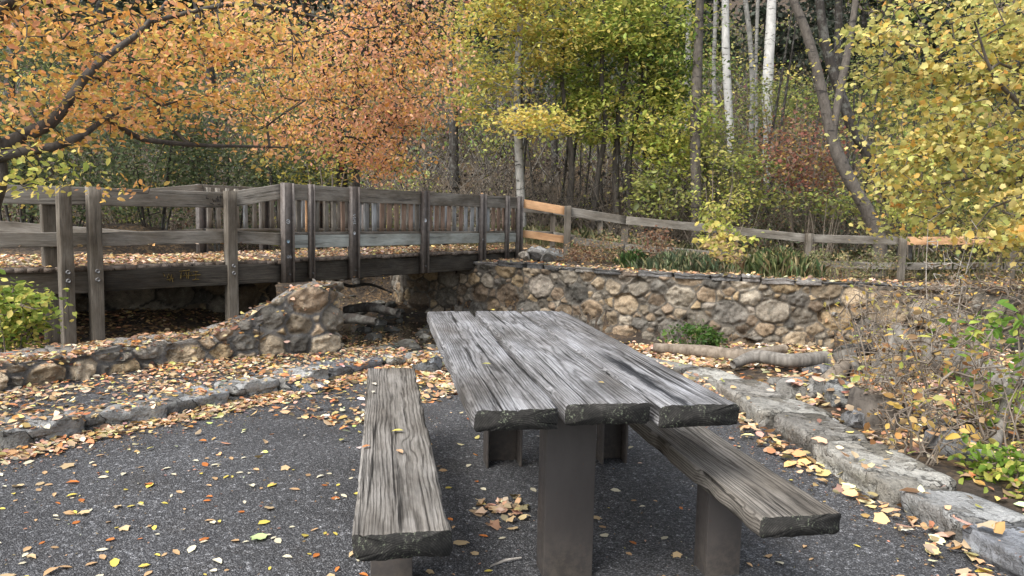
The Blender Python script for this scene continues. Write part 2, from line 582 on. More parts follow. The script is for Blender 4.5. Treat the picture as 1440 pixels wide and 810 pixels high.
M['steel'] = mat_steel()
M['steel_old'] = mat_plain('brown_painted_steel', (0.092, 0.080, 0.072), 0.45, 0.22, 5, 0.06)
M['post_steel'] = mat_plain('rusty_brown_steel', (0.112, 0.098, 0.088), 0.55, 0.35, 14, 0.15)
M['bolt'] = mat_plain('galvanised_bolt', (0.15, 0.15, 0.15), 0.6, 0.3, 30, 0, 0.2)
M['black'] = mat_plain('black_marker', (0.012, 0.012, 0.014), 0.6, 0.2)
M['yellow_paint'] = mat_plain('yellow_chalk', (0.10, 0.068, 0.016), 0.9, 0.6, 60)
M['white_paint'] = mat_plain('white_sticker', (0.55, 0.58, 0.60), 0.6, 0.3, 40)
M['blue_paint'] = mat_plain('blue_sticker', (0.33, 0.46, 0.55), 0.6, 0.2, 40)
# ================================================================== TERRAIN
WALL_PTS = np.array([(-3.2, 19.5), (-2.7, 17.0), (-2.15, 15.25), (-1.12, 14.55), (0.0, 13.75), (1.64, 12.45), (3.06, 11.6),
                     (4.98, 11.0), (7.13, 10.55), (10.0, 10.2), (14.0, 10.0)])
WTOP = 0.53
_wx = np.concatenate([[-60, -3.6], WALL_PTS[:, 0], [60]])
_wy = np.concatenate([[300, 40], WALL_PTS[:, 1], [9]])


def y_wall(x):
    return np.interp(x, _wx, _wy)


CTRL = []
for x in np.arange(-12, 2.2, 0.8):
    for y in np.arange(-6, 7.2, 0.8):
        if y < 7.2 and not (x < -3.2 and y > 4.6 + 0.9 * (x + 3.6) and y > 3):
            CTRL.append((x, y, -0.04))
CTRL += [(-5, 8.9, -.22), (-4, 9.5, -.25), (-6, 7, -.1), (-6, 10.5, -.2), (-5, 7.4, -.1), (-4.2, 7.6, -.15), (-3, 9, -.42), (-2.3, 8.4, -.55), (-2.2, 9, -.68), (-8, 8, 0), (-10, 8, .3),
         (-3.2, 7.8, -.25), (-2, 11, -.78), (-1, 10, -.78), (-.5, 12, -.78), (-3.4, 14, -.72), (-3.9, 17, -.1), (-3.2, 17.4, -.1), (-4.4, 16, -.2), (-2.9, 16.2, -.5), (-2.9, 12, -.74), (1, 10.5, -.70), (-1, 13.2, -.74), (-2, 13, -.76),
         (0, 9, -.66), (-1.2, 8.6, -.5), (.5, 8.4, -.35), (1.5, 8.8, -.2), (2.0, 8.3, -.12), (1.4, 8.3, -.12), (2.6, 8.3, -.15), (0.3, 7.6, -.06), (-.8, 7.5, -.08), (-1.6, 7.5, -.2), (1, 7.7, -.05),
         (2, 11, -.62), (3, 10.7, -.54), (5, 10.3, -.5), (7, 9.8, -.4), (2.5, 9, -.32), (4, 8.5, -.25), (6, 8, -.1), (2.6, 7, -.03), (4, 6, .05), (2.5, 4, .09), (4, 4, .14), (2.4, 2.6, .09),
         (7, 5, .2), (10, 6, .4), (3, 2, .1), (2.4, 5.4, .05), (3, 0, 0.05), (9, 9.0, 0), (12, 9, .3), (6, 0, .2),
         (-6, 13, .1), (-8, 13, .6), (-6.5, 16, .35), (-10, 11, .8), (-5, 15.5, -.1), (-12, 15, 1.2), (-9, 17, 1.0), (-14, 8, .8)]
CTRL = np.array(CTRL)


def hill(x, y):
    y0 = 19.0 + np.where(x < -2, (x + 2) * 0.16, 0)
    d = np.maximum(0, y - y0)
    return np.where(d < 4, d * d * 0.0525, 0.84 + (d - 4) * 0.42) + sstep(1, 8, d) * 0.35 * fbm(np.stack([x * .25, y * .25], -1), 5, 3)


def fence_ground(x):
    return np.interp(x, [-3, 0, 1.2, 3.5, 6.3, 8.3, 12], [.66, .66, .64, .40, .17, .17, .25])


def terrain_z(x, y, rough=True):
    x = np.asarray(x, float); y = np.asarray(y, float)
    sh = x.shape
    xf, yf = x.ravel(), y.ravel()
    out = np.zeros(len(xf))
    for a in range(0, len(xf), 20000):
        xs, ys = xf[a:a + 20000], yf[a:a + 20000]
        d2 = (xs[:, None] - CTRL[None, :, 0]) ** 2 + (ys[:, None] - CTRL[None, :, 1]) ** 2 + 0.02
        w = d2 ** -1.7
        zf = (w * CTRL[None, :, 2]).sum(1) / w.sum(1)
        yw = y_wall(xs)
        u = np.clip((ys - yw) / 4.2, 0, 1)
        zb = (WTOP - 0.05) * (1 - u) + fence_ground(xs) * u
        z = np.where(ys > yw + 0.08, zb, zf)
        out[a:a + 20000] = z
    out = out + hill(xf, yf)
    if rough:
        P = np.stack([xf, yf], -1)
        inpat = sstep(0.5, 1.5, np.maximum(np.maximum(xf - 1.6, yf - 7.0), -99)) 
        out = out + inpat * (0.035 * fbm(P * 2.2, 11, 3) + 0.012 * fbm(P * 9, 12, 2))
    return out.reshape(sh)


def axis(lo, hi, step, far, n):
    a = np.arange(lo, hi + 1e-6, step)
    g = np.geomspace(1, 1 + far - abs(hi), n)[1:] - 1 + 0
    return a, g


xa = np.arange(-12, 12.01, 0.13)
xs_ = np.concatenate([-12 - (np.geomspace(1, 139, 30)[1:] - 1)[::-1] - 0.15, xa, 12.15 + np.geomspace(1, 139, 30)[1:] - 1])
ya = np.arange(1.0, 22.01, 0.11)
ys_ = np.concatenate([1 - (np.geomspace(1, 150, 26)[1:] - 1)[::-1] - 0.2, ya, 22.2 + np.geomspace(1, 130, 60)[1:] - 1])
GX, GY = np.meshgrid(xs_, ys_, indexing='ij')
GZ = terrain_z(GX, GY)
GZ = np.minimum(GZ, 26 + 0.03 * GY)
nx, ny = GX.shape
ii = (np.arange(nx - 1)[:, None] * ny + np.arange(ny - 1)[None]).ravel()
quads = np.stack([ii, ii + ny, ii + ny + 1, ii + 1], -1)


def mat_ground():
    m, nt, b = new_mat('forest_soil', 0.95)
    N = NT(nt)
    v = N.coord()
    soil = N.ramp(N.noise(v, 3.0, 6, 0.7), [(0.3, (0.018, 0.014, 0.011)), (0.7, (0.06, 0.046, 0.034))])
    vo = N.vor(v, 22)
    leafc = N.ramp(N.n('ShaderNodeSeparateColor').outputs[0], [(0.0, (0.05, 0.035, 0.022)), (0.35, (0.11, 0.07, 0.035)), (0.7, (0.17, 0.11, 0.055)), (1.0, (0.075, 0.06, 0.045))])
    sep = [n for n in nt.nodes if n.type == 'SEPARATE_COLOR'][0]
    N.l(vo.outputs['Color'], sep.inputs[0])
    cover = N.ramp(N.noise(v, 1.1, 5, 0.75), [(0.42, 0.0), (0.58, 1.0)])
    pick = N.ramp(sep.outputs[1], [(0.35, 0.0), (0.4, 1.0)])
    c = N.mix(soil, leafc, N.math('MULTIPLY', cover, pick))
    N.l(c, b.inputs['Base Color'])
    N.bump(N.math('ADD', N.noise(v, 20, 4), N.math('MULTIPLY', vo.outputs['Distance'], 0.8)), 0.8, 0.03, b)
    return m


M['soil'] = mat_ground()
g = link('ground', np_mesh('ground', np.stack([GX, GY, GZ], -1).reshape(-1, 3), [quads], M['soil'], smooth=True))
tag(g, kind='structure')

# ------------------------------------------------------------------ asphalt
def mat_asphalt():
    m, nt, b = new_mat('asphalt', 0.78)
    N = NT(nt)
    v = N.coord()
    vo = N.vor(v, 140)
    vo2 = N.vor(v, 60)
    sp = N.n('ShaderNodeSeparateColor')
    N.l(vo.outputs['Color'], sp.inputs[0])
    sp2 = N.n('ShaderNodeSeparateColor')
    N.l(vo2.outputs['Color'], sp2.inputs[0])
    agg = N.ramp(sp.outputs[0], [(0.0, (0.050, 0.0505, 0.053)), (0.5, (0.099, 0.100, 0.106)), (0.8, (0.150, 0.152, 0.158)), (0.97, (0.25, 0.25, 0.255))])
    agg2 = N.ramp(sp2.outputs[1], [(0.0, 0.75), (0.9, 1.15), (0.96, 2.2)], 'LINEAR')
    c = N.mix(agg, agg2, 1.0, 'MULTIPLY')
    big = N.ramp(N.noise(v, 0.9, 5, 0.65), [(0.3, 0.62), (0.7, 1.25)])
    c = N.mix(c, big, 1.0, 'MULTIPLY')
    c = N.mix(c, (0.075, 0.062, 0.048), N.math('MULTIPLY', N.ramp(N.noise(v, 2.3, 6, 0.75), [(0.52, 0.0), (0.72, 1.0)]), 0.35))
    rim = N.ramp(vo.outputs['Distance'], [(0.25, 1.0), (0.62, 0.25)])
    c = N.mix(c, rim, 0.8, 'MULTIPLY')
    N.l(c, b.inputs['Base Color'])
    h = N.math('ADD', N.ramp(vo.outputs['Distance'], [(0.0, 1.0), (0.7, 0.0)]), N.math('MULTIPLY', N.noise(v, 40, 4), 0.8))
    N.bump(h, 1.0, 0.007, b)
    return m


M['asphalt'] = mat_asphalt()
KERB_L = np.array([(-4.4, 2.0), (-3.7, 2.95), (-3.15, 3.6), (-2.80, 4.12), (-2.53, 4.57), (-2.18, 4.96), (-1.93, 5.36), (-1.65, 5.72), (-1.42, 6.15), (-1.2, 6.5), (-.95, 6.75)])
KERB_F = np.array([(-.95, 6.75), (-.5, 6.92), (0, 7.0), (.5, 6.98), (.95, 6.86)])
KERB_R = np.array([(.95, 6.86), (1.22, 6.72), (1.45, 6.48), (1.57, 6.1), (1.62, 5.44), (1.70, 4.6), (1.83, 3.77), (1.93, 3.2), (2.0, 2.6), (2.05, 1.8), (2.1, 0.8)])
edge = np.concatenate([KERB_L, KERB_F[1:], KERB_R[1:]])
edge_out = edge.copy()
tg = np.gradient(edge, axis=0)
tg /= np.linalg.norm(tg, axis=1, keepdims=True)
nrm_out = np.stack([-tg[:, 1], tg[:, 0]], 1)          # left of the walking direction = outwards
eo = edge + nrm_out * 0.12
poly = np.concatenate([eo, [(2.3, -6), (-9, -6), (-9, 2.0)]])
V = np.concatenate([poly, np.zeros((len(poly), 1))], 1)
a = link('asphalt_patio', np_mesh('asphalt_patio', V, [np.arange(len(V))[None, ::-1]], M['asphalt']))
tag(a, kind='structure')
# path strip between the left kerb and the left wall
LW_FRONT = np.array([(-5.2, 2.9), (-4.4, 4.2), (-3.62, 5.35), (-3.24, 5.9), (-2.93, 6.38), (-2.42, 6.74), (-1.88, 7.0)])
strip = np.concatenate([KERB_L[1:] + nrm_out[1:len(KERB_L)] * 0.2, [(-1.0, 7.3), (-1.6, 7.35)], (LW_FRONT + np.array([-0.1, 0.15]))[::-1]])
V = np.concatenate([strip, np.full((len(strip), 1), 0.045)], 1)
a = link('path', np_mesh('path', V, [np.arange(len(V))[None, ::-1]], M['asphalt']))
tag(a, kind='structure')


def in_poly(P, poly):
    x, y = P[:, 0], P[:, 1]
    c = np.zeros(len(P), bool)
    j = len(poly) - 1
    for i in range(len(poly)):
        xi, yi = poly[i]; xj, yj = poly[j]
        k = ((yi > y) != (yj > y)) & (x < (xj - xi) * (y - yi) / (yj - yi + 1e-12) + xi)
        c ^= k
        j = i
    return c


def surf_z(x, y):
    """top of the walkable ground: patio, path or soil"""
    P = np.stack([x, y], -1)
    z = terrain_z(x, y)
    z = np.where(in_poly(P, strip), 0.045, z)
    z = np.where(in_poly(P, poly), 0.0, z)
    return z


# ------------------------------------------------------------------ water of the creek
def mat_water():
    m, nt, b = new_mat('creek_water', 0.08)
    N = NT(nt)
    b.inputs['Base Color'].default_value = (0.018, 0.015, 0.011, 1)
    b.inputs['Specular IOR Level'].default_value = 0.5
    N.bump(N.noise(N.coord((1, 2.2, 1)), 7, 3), 0.25, 0.02, b)
    return m


wp = np.array([(-3.4, 9.0), (-2.0, 8.3), (0.0, 8.4), (1.6, 9.4), (1.9, 10.8), (0.6, 12.6), (-1.4, 14.1), (-2.4, 15.2), (-3.2, 18.5), (-4.6, 18.5), (-4.4, 14), (-3.8, 11)])
V = np.concatenate([wp, np.full((len(wp), 1), -0.665)], 1)
w = link('water', np_mesh('water', V, [np.arange(len(V))[None]], mat_water()))
tag(w, kind='structure')

# ================================================================== STONE WALLS
STONE_COLS = np.array([(.20, .185, .165), (.27, .235, .19), (.16, .155, .15), (.30, .25, .19), (.23, .215, .20), (.34, .27, .18),
                       (.12, .118, .115), (.25, .20, .15), (.29, .27, .24), (.20, .16, .125)])


def wall_face(path, z0f, z1f, seed, rows=(.15, .27), widths=(.16, .36), step=.022, depth=.055, mortar=(.15, .13, .11), warm=1.0, special=None, bright=1.0):
    """displaced rubble face following path (world xy); returns V grid, faces, colours, top edge"""
    rng = np.random.default_rng(seed)
    P, s = arc_resample(path, step)
    t = np.gradient(P, axis=0)
    t /= np.linalg.norm(t, axis=1, keepdims=True)
    nr = np.stack([t[:, 1], -t[:, 0]], 1)
    k = np.ones(9) / 9
    nr = np.stack([np.convolve(np.pad(nr[:, q], 4, 'edge'), k, 'valid') for q in (0, 1)], 1)
    nr /= np.linalg.norm(nr, axis=1, keepdims=True)
    z0, z1 = z0f(s, P), z1f(s, P)
    H = (z1 - z0).max()
    nt_ = int(H / step) + 2
    T = np.linspace(0, 1, nt_)
    Z = z0[:, None] + (z1 - z0)[:, None] * T[None]
    S = s[:, None] + 0 * Z
    zmin, zmax = z0.min(), z1.max()
    # stones thrown from large to small; a power diagram between them
    AN = .80
    C = np.zeros((0, 3))
    Lx, Hz = s[-1] + .3, zmax - zmin + .2
    for r0, r1, tries in ((widths[1] * .5, widths[1] * .36, 9), (widths[1] * .36, widths[0] * .5, 30), (widths[0] * .5, widths[0] * .32, 60), (widths[0] * .32, widths[0] * .2, 90)):
        nt2 = int(tries * Lx * Hz / (r0 * r0) * .12)
        for _ in range(nt2):
            r = rng.uniform(r1, r0)
            c_ = np.array([rng.uniform(-.15, Lx - .15) * AN, zmin - .1 + rng.random() * Hz])
            if len(C) and np.min(np.hypot(C[:, 0] - c_[0], C[:, 1] - c_[1]) - .90 * (C[:, 2] + r)) < 0: continue
            C = np.vstack([C, [c_[0], c_[1], r]])
    Q = np.stack([S, Z], -1).reshape(-1, 2)
    wq = Q + 0.013 * np.stack([fbm(Q * 7, seed + 1, 3), fbm(Q * 7 + 40, seed + 2, 3)], -1)
    wq = wq * np.array([AN, 1])
    e = np.zeros(len(Q)); I1 = np.zeros(len(Q), int)
    for a in range(0, len(Q), 6000):
        q = wq[a:a + 6000]
        d = (q[:, None, 0] - C[None, :, 0]) ** 2 + (q[:, None, 1] - C[None, :, 1]) ** 2 - C[None, :, 2] ** 2
        o = np.argpartition(d, 4, axis=1)[:, :5]
        dd = np.take_along_axis(d, o, 1)
        so = np.argsort(dd, axis=1)
        o = np.take_along_axis(o, so, 1); dd = np.take_along_axis(dd, so, 1)
        sep = np.hypot(C[o[:, 1:], 0] - C[o[:, :1], 0], C[o[:, 1:], 1] - C[o[:, :1], 1]) + 1e-6
        e[a:a + 6000] = np.min((dd[:, 1:] - dd[:, :1]) / (2 * sep), axis=1)
        I1[a:a + 6000] = o[:, 0]
    n_c = len(C)
    tilt = rng.normal(0, .22, (n_c, 2))
    pro = rng.uniform(.3, 1.0, n_c)
    loc = wq - C[I1, :2]
    gapw = .006 + .006 * (vnoise(Q * 3, seed + 8) * .5 + .5)
    face = sstep(gapw, gapw + .016, e)
    disp = depth * face * pro[I1] + face * np.clip((loc * tilt[I1]).sum(1), -.03, .03) + face * .024 * fbm(Q * 16 + I1[:, None] * 3.1, seed + 5, 4)
    # chiselled facets
    for kf_ in range(3):
        an = rng.uniform(0, 2 * PI, n_c); of = rng.uniform(.1, .8, n_c) * C[:, 2]
        hh = loc[:, 0] * np.cos(an)[I1] + loc[:, 1] * np.sin(an)[I1] - of[I1]
        disp = disp - face * np.clip(hh, 0, .2) * .6
    base = STONE_COLS[rng.integers(0, len(STONE_COLS), n_c)] * rng.uniform(.55, 1.2, (n_c, 1)) * np.array([1, .97 if warm else 1, .92 if warm else 1])
    if special is not None:
        for (ss, zz, c_) in special:
            base[np.argmin((C[:, 0] / AN - ss) ** 2 + (C[:, 1] - zz) ** 2)] = c_
    base = base * np.array([1.02, .98, .90])
    base = base * bright
    col = base[I1] * (0.75 + .5 * (fbm(Q * 6, seed + 9, 3) * .5 + .5))[:, None]
    mo = 1 - sstep(gapw, gapw + .010, e)
    col = col * (1 - mo[:, None]) + np.array(mortar) * mo[:, None]
    V = np.empty((len(s), nt_, 3))
    D = disp.reshape(len(s), nt_)
    V[..., 0] = P[:, None, 0] + nr[:, None, 0] * D
    V[..., 1] = P[:, None, 1] + nr[:, None, 1] * D
    V[..., 2] = Z
    i = (np.arange(len(s) - 1)[:, None] * nt_ + np.arange(nt_ - 1)[None]).ravel()
    q = np.stack([i, i + nt_, i + nt_ + 1, i + 1], -1)
    return V.reshape(-1, 3), q, col, P, nr, s, z1


def cube_grid(n):
    vs_, fs, idx = [], [], {}
    def vid(p):
        if p not in idx:
            idx[p] = len(vs_); vs_.append(p)
        return idx[p]
    for ax in range(3):
        for sd in (0, n):
            for i in range(n):
                for j in range(n):
                    def mk(u, v):
                        p = [0, 0, 0]; p[ax] = sd; p[(ax + 1) % 3] = u; p[(ax + 2) % 3] = v
                        return vid(tuple(p))
                    f = [mk(i, j), mk(i + 1, j), mk(i + 1, j + 1), mk(i, j + 1)]
                    fs.append(f if sd else f[::-1])
    return np.array(vs_, float) / n, np.array(fs)


CG, CGF = cube_grid(16)
CG6, CG6F = cube_grid(7)


def unit2(v):
    return v / (np.linalg.norm(v, axis=-1, keepdims=True) + 1e-9)


def slab(mb, quad, z0, z1, seed, col, rough=.018, cuts=7, n=16, over=0.0):
    """an irregular slab stone: quad = 4 plan corners (a,b,c,d) ccw, z1 scalar or 4 corner heights"""
    rng = np.random.default_rng(seed)
    U, Fq = (CG, CGF) if n == 16 else (CG6, CG6F)
    quad = np.asarray(quad, float)
    z1 = np.broadcast_to(np.asarray(z1, float), (4,))
    z0 = np.broadcast_to(np.asarray(z0, float), (4,))
    u, v, w = U[:, 0], U[:, 1], U[:, 2]
    W4 = np.stack([(1 - u) * (1 - v), u * (1 - v), u * v, (1 - u) * v], 1)
    xy = W4 @ quad
    zz = (W4 @ z0) * (1 - w) + (W4 @ z1) * w
    V = np.concatenate([xy, zz[:, None]], 1)
    c = V.mean(0)
    ext = V.max(0) - V.min(0)
    # chop corners and edges with random planes
    for k in range(cuts):
        an = rng.uniform(0, 2 * PI)
        flatc = k % 2 == 0
        nn = np.array([math.cos(an), math.sin(an), rng.uniform(-.1, .15) if flatc else rng.uniform(.6, 1.8)])
        nn /= np.linalg.norm(nn)
        h = (V - c) @ nn
        lim = h.max() - (rng.uniform(.006, .045) if flatc else rng.uniform(.003, .02))
        ex = np.maximum(0, h - lim)
        V = V - ex[:, None] * nn * .95
    P = V * 3.0 + seed * 1.37
    nv = np.stack([fbm(P, seed, 3), fbm(P + 31, seed + 1, 3), fbm(P + 67, seed + 2, 3)], 1)
    V = V + nv * rough * np.array([1, 1, .7])
    # split faces: thin layers step back down the sides
    side = np.clip(1 - np.abs((V[:, 2] - z0.mean()) / max(1e-3, (z1 - z0).mean())), 0, 1)
    rd = V[:, :2] - c[:2]
    lay = vnoise(np.c_[V[:, :2] * 2.5, V[:, 2:3] * 28], seed + 12)
    V[:, :2] -= unit2(rd) * (sstep(.02, .5, side) * (.012 + .02 * lay))[:, None]
    V[:, 2] -= .02 * sstep(.25, .5, np.abs(fbm(np.c_[V[:, :2] * 4.5, V[:, 2:3] * 0 + seed], seed + 13, 2))) * (side < .3) * (rough > .015)
    V = V + (np.stack([vnoise(V * 16, seed + 3), vnoise(V * 16 + 9, seed + 4), vnoise(V * 16 + 5, seed + 5)], 1)) * rough * .35
    cc = np.asarray(col) * (0.85 + .3 * (vnoise(V * 4, seed + 8) * .5 + .5))[:, None]
    mb.add(V, [Fq], cc)


ICO = {}


def ico(sub):
    if sub not in ICO:
        import bmesh
        bm = bmesh.new()
        bmesh.ops.create_icosphere(bm, subdivisions=sub, radius=1)
        ICO[sub] = (np.array([v.co[:] for v in bm.verts]), np.array([[v.index for v in f.verts] for f in bm.faces]))
        bm.free()
    return ICO[sub]


def rock(mb, c, size, seed, col, cuts=12, sub=4, rot=0.0, rough=.06):
    rng = np.random.default_rng(seed)
    V, Fq = ico(sub)
    V = V.copy()
    for k in range(cuts):
        nn = rng.normal(0, 1, 3); nn /= np.linalg.norm(nn)
        V -= np.maximum(0, V @ nn - rng.uniform(.5, .85))[:, None] * nn
    V = V + V * (rough * fbm(V * 2.2 + seed, seed, 4))[:, None]
    V = V * np.asarray(size)
    cs, sn = math.cos(rot), math.sin(rot)
    V = V @ np.array([[cs, sn, 0], [-sn, cs, 0], [0, 0, 1]]) + np.asarray(c)
    mb.add(V, [Fq], np.asarray(col) * (0.85 + .3 * (vnoise(V * 5, seed) * .5 + .5))[:, None])


# ---- right retaining wall along the creek
MORTAR = (.10, .087, .07)
rw = thing('stone_wall', 'long curved rubble stone retaining wall with a thin flat coping beyond the table', 'stone wall', (1.64, 12.45, -0.6))
path = smooth_path(WALL_PTS, 220)
path = path[::1]
V, q, c, RP, RN, RS, Rz1 = wall_face(path, lambda s, P: np.full(len(s), -1.0), lambda s, P: WTOP - .07 + .012 * vnoise(np.stack([s, s * 0], -1) * 2, 3), 21,
                                     rows=(.20, .36), widths=(.21, .48), step=.018, depth=.045, mortar=MORTAR)
mb = MB(); mb.add(V, [q], c)
# plain back face
bk = np.stack([RP[::6, 0] - RN[::6, 0] * .4, RP[::6, 1] - RN[::6, 1] * .4], 1)
nb = len(bk)
Vb = np.concatenate([np.c_[bk, np.full(nb, -1.0)], np.c_[bk, np.full(nb, WTOP - .06)]])
i = np.arange(nb - 1)
mb.add(Vb, [np.stack([i + 1, i, i + nb, i + nb + 1], -1)], np.broadcast_to(MORTAR, Vb.shape))
put('stonework', mb, M['stone'], rw, smooth=True)
mb = MB()
rng = np.random.default_rng(5)
p_ = 0.0
seed = 100
while p_ < RS[-1] - .1:
    w_ = rng.uniform(.28, .62)
    a_ = int(np.searchsorted(RS, p_ + .006)); b_ = min(len(RS) - 1, int(np.searchsorted(RS, p_ + w_)))
    ov = rng.uniform(.02, .07)
    qd = [RP[a_] + RN[a_] * ov, RP[b_] + RN[b_] * (ov + rng.normal(0, .015)), RP[b_] - RN[b_] * .42, RP[a_] - RN[a_] * .42]
    th = rng.uniform(.06, .11)
    slab(mb, qd, WTOP - .085, WTOP - .085 + th + rng.normal(0, .012), seed, STONE_COLS[rng.choice([0, 2, 6, 4, 6, 9])] * rng.uniform(.6, 1.0), rough=.016, cuts=5, n=7)
    p_ += w_; seed += 7
put('coping', mb, M['stone'], rw)
# iron drain pipe stubs in the wall face
for (px, py) in ((1171, 441), (1374, 431)):
    P0 = PD(px, py, float(y_wall(PD(px, py, 11)[0])))
    mb = MB()
    ang = np.linspace(0, 2 * PI, 13)[:-1]
    tube(mb, [P0 + np.array([0, .1, 0]), P0 + np.array([0, -.12, 0])], .03, 12, cap=False)
    tube(mb, [P0 + np.array([0, -.12, 0]), P0 + np.array([0, .1, 0])], .022, 12, cap=False)
    put('drain_pipe', mb, M['aspen_grey'], rw)

# ---- left wing wall that climbs towards the bridge
lw = thing('wing_wall', 'low rubble wall rising to a squared end, leaves along its top, in front of the bridge posts', 'stone wall', (-2.9, 6.5, 0))
LWX = np.array([-5.2, -3.9, -3.24, -2.93, -2.63, -2.42, -2.20, -2.02, -1.80, -1.6])
LWZ = np.array([.25, .24, .23, .23, .25, .33, .47, .60, .69, .70])
lpath = np.concatenate([smooth_path(LW_FRONT, 60), smooth_path([(-1.88, 7.0), (-1.76, 7.08), (-1.72, 7.2), (-1.74, 7.4), (-1.84, 7.5)], 16)[1:],
                        smooth_path([(-1.84, 7.5), (-2.6, 7.2), (-3.25, 6.75), (-3.62, 6.2), (-4.05, 5.5), (-4.9, 4.3), (-5.6, 3.1)], 60)[1:]])
topz = lambda s, P: np.interp(P[:, 0] + .25 * np.clip((P[:, 1] - 6.0 - .5 * (P[:, 0] + 3)), 0, .6), LWX, LWZ) - .012
V, q, c, LP, LN, LS, Lz1 = wall_face(lpath, lambda s, P: np.where(P[:, 0] > -2.3, -.75, -.35), topz, 33, rows=(.12, .21), widths=(.16, .32), step=.012, depth=.07, mortar=(.14, .132, .122), warm=1.0, bright=1.55,
                                     special=[(5.62, .48, (.46, .34, .18)), (5.2, .40, (.12, .115, .11)), (5.5, .2, (.34, .27, .2)), (4.9, .05, (.2, .16, .12))])
mb = MB(); mb.add(V, [q], c)
put('stonework', mb, M['stone'], lw, smooth=True)
mb = MB()
fr, _ = arc_resample(smooth_path(LW_FRONT, 60), .02)
fr = np.concatenate([fr, [(-1.76, 7.05), (-1.70, 7.10)]])
tl = np.gradient(fr, axis=0); tl /= np.linalg.norm(tl, axis=1, keepdims=True)
nl = np.stack([tl[:, 1], -tl[:, 0]], 1)
fs_ = np.concatenate([[0], np.cumsum(np.linalg.norm(np.diff(fr, axis=0), axis=1))])
p_ = 0.0
rng = np.random.default_rng(8)
while p_ < fs_[-1] - .08:
    w_ = min(rng.uniform(.3, .55), fs_[-1] - p_)
    if p_ > 4.1: w_ = min(rng.uniform(.2, .3), fs_[-1] - p_)
    a_ = int(np.searchsorted(fs_, p_ + .008)); b_ = min(len(fs_) - 1, int(np.searchsorted(fs_, p_ + w_)))
    zA, zB = np.interp(fr[a_, 0], LWX, LWZ), np.interp(fr[b_, 0], LWX, LWZ)
    ov = rng.uniform(-.02, .02)
    qd = [fr[a_] + nl[a_] * ov, fr[b_] + nl[b_] * ov, fr[b_] - nl[b_] * .46, fr[a_] - nl[a_] * .46]
    slab(mb, qd, [zA - .07, zB - .07, zB - .07, zA - .07], [zA + .01, zB + .01, zB + .02, zA + .02], seed, STONE_COLS[rng.choice([0, 4, 2, 8, 1])] * rng.uniform(.8, 1.25), rough=.02, cuts=5)
    p_ += w_; seed += 7
put('coping', mb, M['stone'], lw)
LW_CENTRE = fr - nl * .2

# ---- dark abutment under the bridge on the left bank
ab = thing('abutment_wall', 'dark boulder abutment wall in the shade under the left end of the bridge', 'stone wall', (-5.6, 11.4, -.3))
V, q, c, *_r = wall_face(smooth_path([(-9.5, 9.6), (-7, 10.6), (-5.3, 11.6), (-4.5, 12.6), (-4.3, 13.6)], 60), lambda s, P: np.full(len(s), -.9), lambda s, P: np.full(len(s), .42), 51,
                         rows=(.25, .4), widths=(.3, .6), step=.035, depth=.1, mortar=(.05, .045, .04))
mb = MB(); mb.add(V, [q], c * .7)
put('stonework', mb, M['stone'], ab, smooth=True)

# ================================================================== KERB STONES
KCOL = np.array([(.22, .22, .215), (.26, .255, .24), (.19, .195, .205), (.28, .265, .23), (.20, .185, .16)])
ORD = ['first', 'second', 'third', 'fourth', 'fifth', 'sixth', 'seventh', 'eighth', 'ninth', 'tenth', 'eleventh', 'twelfth', 'thirteenth', 'fourteenth', 'fifteenth', 'sixteenth', 'seventeenth', 'eighteenth', 'nineteenth', 'twentieth']


def kerb_run(pts, widths, lens, z1, seed, rise=.02, gap=.012):
    P, s = arc_resample(smooth_path(pts, 200), .02)
    t = np.gradient(P, axis=0); t /= np.linalg.norm(t, axis=1, keepdims=True)
    no = np.stack([-t[:, 1], t[:, 0]], 1)
    rng = np.random.default_rng(seed)
    out = []
    p = 0.0
    while p < s[-1] - .15:
        L = min(rng.uniform(*lens), s[-1] - p)
        a, b = int(np.searchsorted(s, p + gap)), min(len(s) - 1, int(np.searchsorted(s, p + L)))
        w = rng.uniform(*widths)
        i0, i1 = rng.normal(0, .025, 2)
        qd = [P[b] + no[b] * i1, P[a] + no[a] * i0, P[a] + no[a] * w, P[b] + no[b] * (w + rng.normal(0, .03))]
        zt = (z1 - (.06 if P[a][1] > 6.0 and P[a][0] > .9 else 0)) + rng.normal(0, rise)
        out.append((qd, zt + rng.normal(0, .012, 4), KCOL[rng.integers(0, len(KCOL))] * rng.uniform(.8, 1.1), (P[a] + P[b]) / 2 + no[a] * w / 2))
        p += L
    return out


seed = 900
kr = kerb_run(KERB_R, (.34, .44), (.36, .74), .115, 14, .012, .002)
vis = [k for k in kr if k[3][1] > 2.2]
for n_, (qd, zt, c_, ce) in enumerate(kr):
    mb = MB(); slab(mb, qd, -.12, zt, seed, c_, rough=.013, cuts=16)
    o = put('kerb_stone', mb, M['rock'], base=(ce[0], ce[1], 0))
    m_ = len(vis) - 1 - n_
    lb = ('grey slab in the right kerb, %s from the bottom right of the photo' % ORD[m_]) if m_ >= 0 else 'grey kerb slab on the right of the patio, out of the photo'
    tag(o, lb, 'kerb stone', 'kerb stones round the patio'); seed += 11
kf = kerb_run(KERB_F, (.30, .42), (.34, .6), .06, 15, .03, .004)
for n_, (qd, zt, c_, ce) in enumerate(kf):
    mb = MB(); slab(mb, qd, -.12, zt, seed, c_ * .85, rough=.02, cuts=14)
    o = put('kerb_stone', mb, M['rock'], base=(ce[0], ce[1], 0))
    tag(o, 'rough stone edging the patio beside the creek, %s from the left' % ORD[n_], 'kerb stone', 'kerb stones round the patio'); seed += 11
kl = kerb_run(KERB_L, (.28, .36), (.40, .70), .105, 17, .012, .004)
vl = [k for k in kl if k[3][1] > 4.0]
